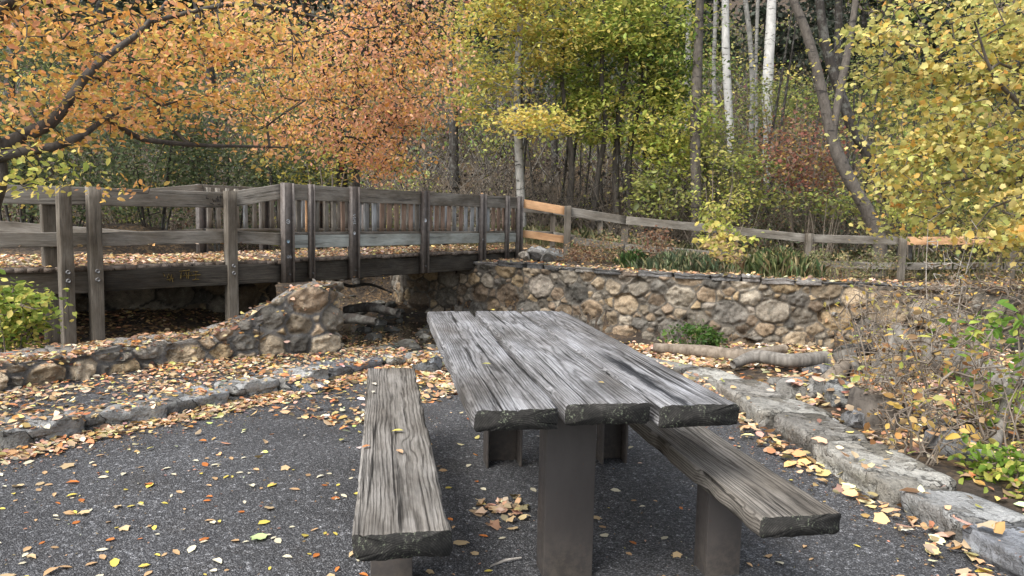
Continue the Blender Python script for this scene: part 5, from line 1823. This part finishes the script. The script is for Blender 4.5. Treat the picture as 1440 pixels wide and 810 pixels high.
# ---- 10. taller trees whose crowns close the canopy above the slope
rng = np.random.default_rng(223)
for k, (px, Y, w) in enumerate(((640, 24, 14), (560, 26, 12), (300, 24, 16), (160, 25, 14), (40, 23, 18), (780, 27, 10), (925, 25, 12), (1160, 31, 14), (1250, 27, 16), (1340, 25, 14), (1425, 28, 14), (410, 29, 12))):
    p = PD(px, 250, Y)
    z = tz(p[0], p[1])
    h = rng.uniform(9, 12)
    P = np.array([(p[0], p[1], z - .15), (p[0] + rng.normal(0, .15), p[1], z + h * .3), (p[0] + rng.normal(0, .3), p[1] + rng.normal(0, .3), z + h * .65), (p[0] + rng.normal(0, .4), p[1] + rng.normal(0, .4), z + h)])
    r0 = w * Y / F_PX / 2
    pos_w = ['far left', 'left', 'centre', 'right']
    lb = 'dark forest trunk on the slope, %s of twelve from the left' % ORD[sorted([640, 560, 300, 160, 40, 780, 925, 1160, 1250, 1340, 1425, 410]).index(px)]
    plant('forest_tree', lb, 'tree', [(P, [r0, r0 * .85, r0 * .6, r0 * .2])],
          [((P[3] + P[2]) / 2 + np.array([0, 0, .5]), (2.3, 2.3, h * .28), 70)], [(.4, OLIVE), (.3, GREEN), (.3, YELLOW), (.2, DKGREEN)], .2, 'small', 16, 400 + k, 'bark_dark', (.8, .8, .5), 'forest trees on the slope', leafmat='leaf_far', rmax=.05, rtip=.006, sub=.6)

# dark evergreens high on the slope (alike)
rng = np.random.default_rng(224)
for k in range(20):
    px = -60 + 80 * k + rng.uniform(-25, 25); Y = rng.uniform(33, 46)
    p = PD(px, 250, Y); z = tz(p[0], p[1]); h = rng.uniform(9, 14)
    P = np.array([(p[0], p[1], z - .2), (p[0], p[1], z + h * .5), (p[0] + .1, p[1], z + h)])
    bl = []
    for j in range(8):
        f = .06 + .9 * j / 8
        bl.append((np.array([p[0], p[1], z + h * f]), (2.6 * (1 - f) + .3, 2.6 * (1 - f) + .3, .7), int(26 * (1 - f)) + 6))
    plant('evergreen_tree', 'dark evergreen standing in the dim woods at the top of the slope', 'tree', [(P, [.2, .12, .03])], bl, [(.6, (.030, .042, .028)), (.3, (.05, .062, .04)), (.1, (.07, .065, .045))], .30, 'small', 22, 600 + k, 'bark_dark', (1.0, 1.0, .35), 'evergreens at the top of the slope', leafmat='leaf_far', rmax=.05, rtip=.008, sub=.8, droop=.6, clump=.6)

# ---- 11. undergrowth and twig tangle on the slope: nobody could count it
rng = np.random.default_rng(500)
mb = MB(); mt = MB(); mtp = MB()
n_cl = 3000
px = rng.uniform(-200, 1640, n_cl)
Y = 19.8 + 34 * rng.random(n_cl) ** 1.5
for k in range(n_cl):
    x = (px[k] - 720) / F_PX * Y[k]; y = Y[k]
    if x < -2 and y < 19.0: continue
    z = tz(x, y)
    h = rng.uniform(.4, 1.9) * (1 + .35 * (y > 25))
    r = rng.uniform(.5, 1.1)
    centre_dark = 590 < px[k] < 990 and y < 26  # shade below the centre trees, put into darker leaf colours
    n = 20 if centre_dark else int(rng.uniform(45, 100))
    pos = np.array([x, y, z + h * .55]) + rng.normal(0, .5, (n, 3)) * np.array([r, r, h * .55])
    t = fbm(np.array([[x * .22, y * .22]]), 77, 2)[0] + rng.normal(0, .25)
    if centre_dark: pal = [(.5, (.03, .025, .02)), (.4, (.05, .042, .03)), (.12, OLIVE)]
    elif t > .22: pal = [(.5, OLIVE), (.3, (.36, .33, .10)), (.3, GREEN)]
    elif t > -.1: pal = [(.5, (.07, .10, .045)), (.4, (.12, .15, .07)), (.2, OLIVE)]
    elif t > -.35: pal = [(.5, BROWN), (.4, (.14, .11, .085)), (.2, (.18, .09, .065)), (.15, OLIVE)]
    else: pal = [(.5, (.13, .13, .085)), (.4, (.09, .11, .06)), (.15, (.25, .2, .1))]
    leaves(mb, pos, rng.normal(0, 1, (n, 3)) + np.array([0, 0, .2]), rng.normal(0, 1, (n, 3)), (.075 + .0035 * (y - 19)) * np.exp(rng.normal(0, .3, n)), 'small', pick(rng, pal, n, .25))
    m = 9 if centre_dark else 6
    for j in range(m):
        a, l = rng.uniform(0, 2 * PI), rng.uniform(.6, 1.7)
        b = np.array([x + rng.normal(0, .4) * r, y + rng.normal(0, .4) * r, z - .03])
        e = b + np.array([math.cos(a) * l * .55, math.sin(a) * l * .4, l * rng.uniform(.5, 1)])
        mid = (b + e) / 2 + rng.normal(0, .12, 3)
        tb_ = mt if (y < 24.5 or rng.random() < .4) else mtp
        tube(tb_, [b, mid, e], np.array([.011, .008, .003]) * (1 + .05 * max(0, y - 22)), 3, cap=False)
        e2 = mid + (e - b) * .5 + rng.normal(0, .3, 3) * l
        tube(mt, [mid, e2], [.006, .003], 3, cap=False)
o = put('undergrowth', mb, M['leaf_far']); tag(o, kind='stuff')
o = put('twig_thicket', mt, M['twig']); tag(o, kind='stuff')
o = put('twig_thicket', mtp, M['aspen_grey']); tag(o, kind='stuff')
# short grass and weeds on the bank beyond the fence
n = 26000
pxg = rng.uniform(560, 1500, n); Yg = rng.uniform(16.2, 22.5, n)
xg = (pxg - 720) / F_PX * Yg
zg = terrain_z(xg, Yg)
k = (fbm(np.c_[xg * .5, Yg * .5], 9, 3) > np.where(pxg < 980, .25, -.25))
p = np.c_[xg, Yg, zg][k]; m = len(p)
a = rng.uniform(0, 2 * PI, m); ln_ = np.abs(rng.normal(0, .55, m))
mb = MB()
leaves(mb, p, np.c_[np.cos(a) * ln_, np.sin(a) * ln_, np.ones(m)], -np.c_[np.cos(a), np.sin(a), np.zeros(m)] + np.array([0, 0, .01]), rng.uniform(.2, .5, m), 'blade', pick(rng, [(.4, (.16, .18, .085)), (.45, (.32, .28, .16)), (.2, (.2, .21, .09))], m, .25))
o = put('bank_grass', mb, M['grass']); tag(o, kind='stuff')
# ================================================================== LOGS, ROCKS, STUMPS
def log_thing(name, label, pts, rad, mat, seed, cat='log', sides=14, group=None, cutmat=None):
    P = smooth_path(np.c_[np.asarray(pts, float), rad], 26)
    base = P[len(P) // 2, :3].copy()
    base[2] -= P[len(P) // 2, 3]
    root = thing(name, label, cat, base, group)
    mb = MB()
    tube(mb, P[:, :3], P[:, 3], sides, noise=.11 if name == 'stump' else .06, seed=seed)
    put('trunk' if name != 'stump' else 'stump_body', mb, M[mat], root, smooth=False)
    if cutmat:
        for e, d in ((0, P[0, :3] - P[1, :3]), (-1, P[-1, :3] - P[-2, :3])):
            mb = MB()
            c = P[e, :3] + unit(d) * .003
            tube(mb, [c, c + unit(d) * .003], P[e, 3] * .97, sides, noise=.14, seed=seed)
            put('cut_end', mb, M[cutmat], root)
    return root


def on(px, py, z=None, h=0.0):
    """ground point under picture point"""
    zz = -.1
    for _ in range(12):
        p = PZ(px, py, zz)
        zz = float(surf_z(np.array([p[0]]), np.array([p[1]]))[0]) + h
    return PZ(px, py, zz)


log_thing('log', 'long pale brown log lying on the leaves behind the far kerb', [PD(918, 489, 8.3), PD(985, 494, 8.2), PD(1045, 500, 8.1), PD(1104, 490, 8.3)], [.05, .07, .075, .05], 'drift', 1, sides=16)
log_thing('log', 'crooked grey log with a broken dark end leaning on the woodpile', [on(1030, 523) + (0, 0, .07), on(1062, 519) + (0, 0, .12), on(1110, 522) + (0, 0, .10), on(1160, 521) + (0, 0, .12)], [.04, .062, .066, .07], 'drift_grey', 2)
log_thing('log', 'short chunk of wood standing on end in the woodpile', [on(1195, 530) + (0, 0, .02), on(1191, 528) + (-.01, 0, .14), on(1187, 527) + (-.03, 0, .24)], [.09, .10, .11], 'drift_grey', 3)
log_thing('log', 'small sawn log whose orange cut end faces the table', [on(1203, 541) + (0, -.02, .07), on(1206, 533) + (.05, .35, .06)], [.062, .055], 'bark', 4, cutmat='cut_wood', group='sawn firewood')
log_thing('log', 'thinner sawn log with a rusty cut end right of the orange one', [on(1221, 541) + (0, -.02, .07), on(1226, 534) + (.06, .3, .06)], [.045, .045], 'bark', 5, cutmat='cut_wood', group='sawn firewood')
log_thing('log', 'pale gnarled wood chunk lying at the foot of the woodpile', [on(1150, 545) + (0, 0, .05), on(1172, 545) + (0, 0, .09), on(1186, 535) + (0, 0, .15)], [.03, .075, .06], 'drift', 6)
log_thing('log', 'dark mossy log lying on top of the woodpile', [on(1178, 520) + (0, 0, .18), on(1215, 515) + (0, 0, .2), on(1258, 512) + (0, 0, .2)], [.07, .08, .06], 'bark_dark', 7)
SB = on(1232, 592)
log_thing('stump', 'sawn stump with a flat pale top behind the right kerb', [SB + (0, 0, -.05), SB + (0, 0, .07), SB + (0, 0, .15), SB + (0.01, 0, .19)], [.195, .175, .165, .16], 'bark_grey', 8, cat='tree stump', sides=26, cutmat='drift')
log_thing('stump', 'tall grey weathered root stump among the twigs of the right bank', [on(1250, 535) + (0, 0, -.05), on(1250, 535) + (.01, 0, .15), on(1250, 535) + (.04, 0, .32), on(1250, 535) + (.10, .05, .50)], [.19, .13, .12, .05], 'drift_grey', 9, cat='tree stump', sides=22)
log_thing('log', 'thick grey fallen log half hidden by the bare brush at the right', [on(1275, 515) + (0, 0, .12), on(1330, 530) + (0, 0, .14), on(1385, 550) + (0, 0, .12), on(1440, 580) + (0, 0, .1)], [.13, .14, .13, .11], 'drift_grey', 10)
log_thing('log', 'grey leaning dead branch at the far right behind the green bush', [on(1395, 640) + (0, 0, .03), on(1410, 620) + (0.02, 0, .3), on(1430, 600) + (.05, 0, .6)], [.035, .03, .02], 'drift_grey', 11)
log_thing('log', 'dark wet plank shaped log lying across the creek under the bridge', [PD(485, 436, 12.6), PD(520, 432, 12.4), PD(560, 441, 12.0)], [.07, .08, .06], 'bark_dark', 12)
log_thing('log', 'thin dark branch hanging over the creek bank under the bridge', [PD(462, 388, 12.8), PD(490, 402, 12.8), PD(520, 400, 13), PD(552, 412, 13)], [.02, .028, .025, .012], 'bark_dark', 13)
log_thing('log', 'black rotting log low on the creek bank beside the wing wall', [PD(462, 452, 11.5), PD(490, 448, 11.3), PD(530, 452, 11)], [.06, .08, .05], 'bark_dark', 14)

seed = 3000
ROCKS = [(1180, 570, .20, .17, .13, (.2, .2, .19), 'rounded mossy grey rock left of the sawn stump'),
         (1128, 560, .24, .2, .13, (.19, .18, .16), 'broad dark rock behind the right kerb near the woodpile'),
         (1206, 600, .16, .1, .08, (.16, .16, .16), 'low dark flat rock in front of the sawn stump'),
         (1150, 528, .22, .15, .08, (.14, .135, .13), 'flat dark rock just under the crooked grey log'),
         (1102, 545, .14, .12, .07, (.2, .19, .17), 'small flat rock between the kerb and the woodpile'),
         (1155, 605, .13, .11, .08, (.22, .215, .2), 'small angular rock touching the kerb below the stump'),
         (1042, 500, .13, .1, .08, (.18, .15, .12), 'small brown rock behind the long pale log'),
         (1345, 640, .2, .16, .1, (.2, .2, .2), 'grey rock under the bright green bush'),
         (1300, 600, .2, .15, .08, (.13, .125, .12), 'dark flat rock beneath the bare stems'),
         (605, 521, .22, .17, .13, (.13, .135, .14), 'dark grey boulder at the far patio edge beside the table corner'),
         (508, 513, .22, .2, .07, (.22, .22, .215), 'flat pale rock at the far edge behind the bench'),
         (545, 499, .26, .18, .13, (.10, .105, .085), 'mossy round rock standing at the creek edge'),
         (470, 512, .25, .22, .12, (.12, .115, .10), 'dark rock at the foot of the wing wall end'),
         (428, 552, .18, .13, .09, (.10, .11, .125), 'blue black broken rock in the left kerb near the bench')]
for (px, py, a, b, c, col, lb) in ROCKS:
    p = on(px, py - 3)
    mb = MB(); rock(mb, (p[0], p[1], p[2] + c * .35), (a, b, c), seed, col, rot=seed * .7)
    tag(put('rock', mb, M['rock'], base=p), lb, 'rock'); seed += 13
# creek boulders, alike
rng = np.random.default_rng(900)
for k in range(56):
    px = rng.uniform(462, 640); y = rng.uniform(9.0, 15.0)
    if k >= 46: px, y = rng.uniform(470, 600), rng.uniform(15, 18.8)
    x = (px - 720) / F_PX * y + rng.normal(0, .1)
    z = max(tz(x, y), -.70)
    s = rng.uniform(.08, .26)
    mb = MB(); rock(mb, (x, y, z + s * .12), (s, s * rng.uniform(.6, .9), s * rng.uniform(.35, .6)), seed, np.array((.085, .08, .068)) * rng.uniform(.6, 1.5), cuts=9, sub=3, rot=rng.uniform(0, 6))
    tag(put('creek_rock', mb, M['rock'], base=(x, y, z)), 'dark wet rock lying in the shaded creek bed under the bridge', 'rock', 'rocks in the creek bed'); seed += 13
for k, (px, py, Y, s, lb) in enumerate(((755, 357, 14.6, .28, 'pale boulder on the wall top at the foot of the last bridge post'), (775, 362, 14.3, .3, 'darker boulder right of the pale one at the end of the bridge'), (738, 362, 14.4, .2, 'small tan rock tucked under the far end of the bridge'))):
    p = PD(px, py, Y)
    mb = MB(); rock(mb, p, (s, s * .8, s * .6), seed, [(.30, .29, .27), (.17, .165, .15), (.25, .22, .18)][k], rot=k)
    tag(put('rock', mb, M['rock'], base=p), lb, 'rock'); seed += 13

# ================================================================== FALLEN LEAVES
from mathutils.bvhtree import BVHTree
bpy.context.view_layer.update()
_v, _f, _n = [], [], 0
for o in SC.objects:
    if o.type != 'MESH': continue
    r = o
    while r.parent: r = r.parent
    if r.name.split('.')[0] not in ('ground', 'asphalt_patio', 'path', 'water', 'kerb_stone', 'stone_wall', 'wing_wall', 'footbridge', 'picnic_table', 'bench', 'rock', 'creek_rock', 'stump'): continue
    if o.name.split('.')[0] in ('baluster', 'bolt', 'sticker', 'graffiti'): continue
    me = o.data
    co = np.empty(len(me.vertices) * 3, np.float32); me.vertices.foreach_get('co', co)
    mw = np.array(o.matrix_world)
    co = co.reshape(-1, 3) @ mw[:3, :3].T + mw[:3, 3]
    keep = (co[:, 1] < 24) & (co[:, 1] > -1) & (np.abs(co[:, 0]) < 14)
    if not keep.any(): continue
    for p in me.polygons:
        if keep[p.vertices[0]] or len(p.vertices) > 4:
            _f.append([i + _n for i in p.vertices])
    _v.append(co); _n += len(co)
BVH = BVHTree.FromPolygons(np.concatenate(_v).tolist(), _f)


def drop(xy, ztop=2.5):
    P, Nn = [], []
    for x, y in xy:
        h = BVH.ray_cast(Vector((x, y, ztop)), Vector((0, 0, -1)))
        if h[0] is None: P.append((x, y, -50)); Nn.append((0, 0, 1)); continue
        n = h[1]
        if n.z < 0: n = -n
        P.append(h[0][:]); Nn.append(n[:])
    return np.array(P), np.array(Nn)


def litter(mb, xy, size, pal, rng, ztop=2.5, shape='oval', tilt=.38, lift=.006, jit=.3, minnz=.55):
    P, Nn = drop(xy, ztop)
    k = (P[:, 2] > -5) & (Nn[:, 2] > minnz)
    P, Nn = P[k], Nn[k]
    n = len(P)
    a = rng.uniform(0, 2 * PI, n)
    d = np.c_[np.cos(a), np.sin(a), rng.normal(0, .18, n) + .05]
    nn = Nn + rng.normal(0, tilt, (n, 3)) * np.array([1, 1, .2])
    P = P + Nn * (lift + rng.random((n, 1)) * lift * 2)
    flip = rng.random(n) < .4
    nn[flip] *= -1
    leaves(mb, P, d, nn, size * np.clip(np.exp(rng.normal(-.06, .36, n)), .45, 1.5), shape, pick(rng, pal, n, jit))


def band(line, n, w0, w1, rng, pw=1.0):
    """random points along a polyline, offset to its left by w0..w1"""
    P, s = arc_resample(smooth_path(line, 200), .03)
    t = unit(np.gradient(P, axis=0))
    no = np.stack([-t[:, 1], t[:, 0]], 1)
    i = rng.integers(0, len(P), n)
    return P[i] + no[i] * (w0 + (w1 - w0) * rng.random(n) ** pw)[:, None] + rng.normal(0, .02, (n, 2))


LT = [(.28, (.42, .265, .14)), (.26, (.47, .345, .215)), (.11, (.46, .20, .075)), (.09, (.50, .37, .13)), (.20, (.22, .14, .085)), (.14, (.54, .46, .33))]
LP_ = [(.35, (.52, .44, .26)), (.25, (.52, .45, .16)), (.2, (.42, .26, .12)), (.12, (.42, .17, .04)), (.10, (.55, .50, .38))]
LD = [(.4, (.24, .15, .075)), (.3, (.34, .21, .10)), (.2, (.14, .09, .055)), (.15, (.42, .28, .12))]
rng = np.random.default_rng(1234)
mb = MB()
pl = np.array([(-4.9, 2.6), (-1.0, 7.4)])
xy = rng.uniform((-5.0, 2.4), (-.9, 7.4), (26000, 2))
m = in_poly(xy, strip)
dn = fbm(xy * 1.7, 60, 3)
dwall = np.min(np.linalg.norm(xy[:, None] - fr[None, ::6], axis=2), axis=1)
m &= rng.random(len(xy)) < np.clip(.75 + .55 * dn - .35 * sstep(.3, 1.1, dwall) * (xy[:, 1] < 5.9), .12, 1)
litter(mb, xy[m], .045, LT, rng)
litter(mb, band(KERB_L[2:], 1900, -.26, -.0, rng, .8), .045, LT, rng)              # drift at the foot of the left kerb
litter(mb, band(KERB_L[3:], 260, .0, .34, rng), .05, LT, rng)                        # on the kerb stones
litter(mb, band(KERB_L[6:], 600, -1.1, -.2, rng, 1.6), .05, LT, rng)
litter(mb, band(np.concatenate([KERB_L[-3:], KERB_F[1:]]), 1500, -.95, .05, rng, .5), .055, LT, rng)
litter(mb, band(KERB_F, 500, 0, .4, rng), .055, LT, rng)
litter(mb, band(KERB_R[:-1], 330, -.22, -.0, rng, .6), .062, [(.5, (.50, .34, .18)), (.3, (.56, .42, .25)), (.2, (.42, .24, .10))], rng, tilt=.6, lift=.012)
litter(mb, band(KERB_R[:-1], 120, -.22, -.0, rng, .6), .06, [(.5, (.50, .34, .18)), (.5, (.56, .42, .25))], rng, shape='maple', tilt=.5, lift=.012)
litter(mb, band(KERB_R[:5], 260, -.3, -.0, rng, .6), .06, LT, rng, tilt=.5, lift=.012)
litter(mb, band(KERB_R[:-1], 45, .05, .5, rng), .045, LT, rng)
xy = np.c_[rng.normal(tp(.27, 1.0, 0)[0], .085, 55), rng.normal(tp(.27, 1.05, 0)[1], .09, 55)]
litter(mb, xy, .044, [(.6, (.40, .28, .16)), (.4, (.48, .36, .22))], rng, ztop=.3, shape='maple', tilt=.4, lift=.006)
# thin scatter on the patio beyond the nearest leaves
xy = rng.uniform((-3.4, 4.0), (1.9, 7.0), (2600, 2))
m = in_poly(xy, edge.tolist() + [(2.3, -6), (-9, -6)]) & (rng.random(len(xy)) < .12 + .30 * sstep(4.6, 6.6, xy[:, 1] - .25 * xy[:, 0]) + .2 * (xy[:, 0] < -1.6)) & (xy[:, 1] > 4.05)
litter(mb, xy[m], .046, LP_, rng, ztop=.3, tilt=.3)
litter(mb, np.c_[LW_CENTRE[rng.integers(0, len(LW_CENTRE), 900)] + rng.normal(0, .12, (900, 2))], .05, LT, rng)
# crumbs and broken bits on the paving, thicker along the kerbs
xy = rng.uniform((-3.6, 1.9), (1.9, 7.0), (3800, 2))
m = in_poly(xy, edge.tolist() + [(2.3, -6), (-9, -6)]) & (fbm(xy * 1.2, 66, 3) + rng.normal(0, .35, len(xy)) > -.1)
litter(mb, xy[m], .012, [(.5, (.16, .10, .06)), (.3, (.30, .2, .11)), (.2, (.42, .36, .26))], rng, ztop=.3, lift=.002)
litter(mb, band(KERB_L[2:], 1500, -.55, -.0, rng, .6), .014, [(.6, (.16, .10, .06)), (.4, (.34, .22, .12))], rng, lift=.002)
litter(mb, band(KERB_R[:-1], 1100, -.4, -.0, rng, .6), .014, [(.6, (.16, .10, .06)), (.4, (.34, .22, .12))], rng, lift=.002)
o = put('leaf_litter', mb, M['litter']); tag(o, kind='stuff')

mb = MB()
xy = rng.uniform((1.5, 1.8), (7.5, 10.9), (28000, 2))
kx = np.interp(xy[:, 1], KERB_R[::-1, 1], KERB_R[::-1, 0])
m = (xy[:, 0] > kx + .5) | (xy[:, 1] > 7.4)
m &= (xy[:, 1] < y_wall(xy[:, 0]) - .12) & (rng.random(len(xy)) < .70 + .5 * fbm(xy * 1.3, 61, 3))
litter(mb, xy[m], .07, LT, rng, tilt=.35, lift=.008)
xy = rng.uniform((.8, 7.15), (6.5, 11.8), (12000, 2))
m = xy[:, 1] < y_wall(xy[:, 0]) - .1
litter(mb, xy[m], .07, LT, rng, tilt=.35)
o = put('leaf_litter', mb, M['litter']); tag(o, kind='stuff')

mb = MB()
xy = rng.uniform((-7.5, 6.5), (-1.7, 12.5), (7000, 2))
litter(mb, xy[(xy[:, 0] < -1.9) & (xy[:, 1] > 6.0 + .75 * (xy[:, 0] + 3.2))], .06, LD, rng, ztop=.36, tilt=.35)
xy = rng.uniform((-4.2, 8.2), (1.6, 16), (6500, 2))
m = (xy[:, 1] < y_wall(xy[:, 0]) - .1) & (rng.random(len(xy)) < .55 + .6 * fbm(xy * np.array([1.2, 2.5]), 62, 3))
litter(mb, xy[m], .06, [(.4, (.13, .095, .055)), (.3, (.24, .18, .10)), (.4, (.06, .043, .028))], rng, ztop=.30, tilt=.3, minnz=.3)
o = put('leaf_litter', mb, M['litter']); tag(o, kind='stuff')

mb = MB()
u, v = rng.random(4200), rng.random(4200) ** 1.0
xy = NK + dm * (u * SPAN)[:, None] + nm * (.02 + v * (BWID - .1))[:, None]
m = rng.random(len(xy)) < .8 + .5 * fbm(xy * 1.4, 63, 2)
litter(mb, xy[m], .055, LT, rng, ztop=1.0)
nn_, _ = arc_resample(np.array(NA), .04); ff_, _ = arc_resample(np.array(FA), .04)
f = rng.random(6500); w_ = rng.random(6500)
xy = nn_[(f * (len(nn_) - 1)).astype(int)] * (1 - w_)[:, None] + ff_[(f * (len(ff_) - 1)).astype(int)] * w_[:, None]
litter(mb, xy, .055, LT, rng, ztop=.95)
o = put('leaf_litter', mb, M['litter']); tag(o, kind='stuff')

mb = MB()
xy = np.c_[rng.uniform(-3, 12, 9000), rng.uniform(10, 22, 9000)]
m = (xy[:, 1] > y_wall(xy[:, 0]) - .05) & ~((xy[:, 0] < .4) & (xy[:, 1] < 15.8 + 0 * xy[:, 0]) & (xy[:, 0] > -9) & False)
litter(mb, xy[m], .08, LD + [(.4, (.42, .30, .16))], rng, ztop=6, tilt=.4)
xy = np.c_[rng.uniform(-2, 9, 1500), np.zeros(1500)]
xy[:, 1] = y_wall(xy[:, 0]) + rng.uniform(-.05, .5, 1500)
litter(mb, xy, .06, LT, rng, ztop=.66)
o = put('leaf_litter', mb, M['litter']); tag(o, kind='stuff')

# single leaves on the near asphalt: every one an object
KINDS = [('pale cream leaf lying loose on the dark asphalt', 'pale cream leaves on the asphalt', (.55, .50, .36), 'oval', .30), ('yellow leaf lying loose on the dark asphalt', 'yellow leaves on the asphalt', (.55, .44, .09), 'oval', .22),
         ('light brown curled leaf lying loose on the dark asphalt', 'light brown leaves on the asphalt', (.42, .27, .14), 'oval', .26), ('orange red leaf lying loose on the dark asphalt', 'orange red leaves on the asphalt', (.46, .15, .035), 'oval', .14),
         ('lobed tan leaf lying loose on the dark asphalt', 'lobed tan leaves on the asphalt', (.46, .34, .19), 'maple', .08)]
meshes = []
for lb, gp, c_, sh, w_ in KINDS:
    vs_m = []
    for k in range(5):
        T, Fc = SHAPES[sh]
        r_ = np.random.default_rng(k + 70)
        Tm = T.copy()
        Tm[:, 0] *= r_.uniform(.75, 1.15)
        Tm[:, 2] = Tm[:, 2] * r_.uniform(.4, 2.0) + .2 * r_.uniform(-.2, 1) * (Tm[:, 1] - .5) ** 2 * 2
        Tm[:, 1] -= .5
        Tm[:, 2] -= Tm[:, 2].min()
        cc = np.clip(np.array(c_) * r_.uniform(.75, 1.15), 0, .7)
        vs_m.append(np_mesh('fallen_leaf', Tm, Fc, M['litter'], np.broadcast_to(cc, Tm.shape)))
    meshes.append(vs_m)
rng = np.random.default_rng(4321)
cnt = 0
tries = 0
bench_rects = [(-.3598, -.25, BW, 2.45), (.8625, -.25, BW, 2.45)]
while cnt < 285 and tries < 6000:
    tries += 1
    px, py = rng.uniform(-20, 1420), rng.uniform(590, 840)
    p = PZ(px, py, 0)
    if p[1] > 4.1 or p[1] < 1.9 or not in_poly(np.array([p[:2]]), edge.tolist() + [(2.3, -6), (-9, -6)])[0]: continue
    if rng.random() > (.95 if px < 520 else .45 if px < 760 else .25): continue
    h = BVH.ray_cast(Vector((p[0], p[1], .3)), Vector((0, 0, -1)))
    if h[0] is None or abs(h[0].z) > .004: continue
    kk = rng.choice(5, p=np.array([k[4] for k in KINDS]))
    lb, gp = KINDS[kk][:2]
    o = bpy.data.objects.new('fallen_leaf', meshes[kk][rng.integers(0, 5)])
    COL.objects.link(o)
    o.location = (p[0], p[1], .004)
    s = .037 * math.exp(rng.normal(0, .33)) * (1.3 if kk == 4 else 1)
    o.scale = (s, s, s)
    o.rotation_euler = (rng.normal(0, .12), rng.normal(0, .12), rng.uniform(0, 6.28))
    tag(o, lb, 'leaf', gp)
    cnt += 1


def one_leaf(label, p, size, col, shape, rz, seed_=0):
    T, Fc = SHAPES[shape]
    Tm = T.copy(); Tm[:, 1] -= .5; Tm[:, 2] -= Tm[:, 2].min()
    o = link('fallen_leaf', np_mesh('fallen_leaf', Tm, Fc, M['litter'], np.broadcast_to(np.array(col), Tm.shape)), None, [float(v) for v in p])
    o.scale = (size,) * 3
    o.rotation_euler = (0, 0, rz)
    tag(o, label, 'leaf')


one_leaf('large pale green leaf lying alone on the asphalt at the lower left', PZ(362, 757, .004), .075, (.40, .50, .22), 'maple', 1.3)
for (px, py, z, lb, c_, s) in ((559, 606, .466, 'yellow leaf on the left bench seat, halfway along', (.50, .42, .10), .05), (515, 628, .466, 'small orange leaf on the left bench near its left edge', (.45, .2, .08), .04), (562, 635, .466, 'light brown leaf on the left bench just below the yellow one', (.48, .3, .17), .045),
                               (526, 540, .466, 'cream leaf near the far end of the left bench', (.55, .5, .4), .045), (525, 551, .466, 'tiny pale leaf lying second from the far end of the left bench', (.55, .5, .4), .035),
                               (684, 512, .768, 'small olive yellow leaf on the left plank of the table', (.35, .33, .10), .04), (692, 436, .768, 'yellow leaf at the far end of the table', (.55, .45, .1), .05), (845, 538, .768, 'tiny golden leaf on the middle plank of the table', (.4, .3, .1), .028)):
    one_leaf(lb, PZ(px, py, z), s, c_, 'oval', px * .7)
# a dry twig on the asphalt
mb = MB()
a_, b_ = PZ(690, 796, .008), PZ(733, 784, .012)
tube(mb, [a_, (a_ + b_) / 2 + (0, .006, .004), b_], [.004, .006, .003], 6)
tag(put('twig', mb, M['twig_pale'], base=a_), 'dry pale twig on the asphalt between the left bench and the table leg', 'twig')
# small grass sprigs at the kerb
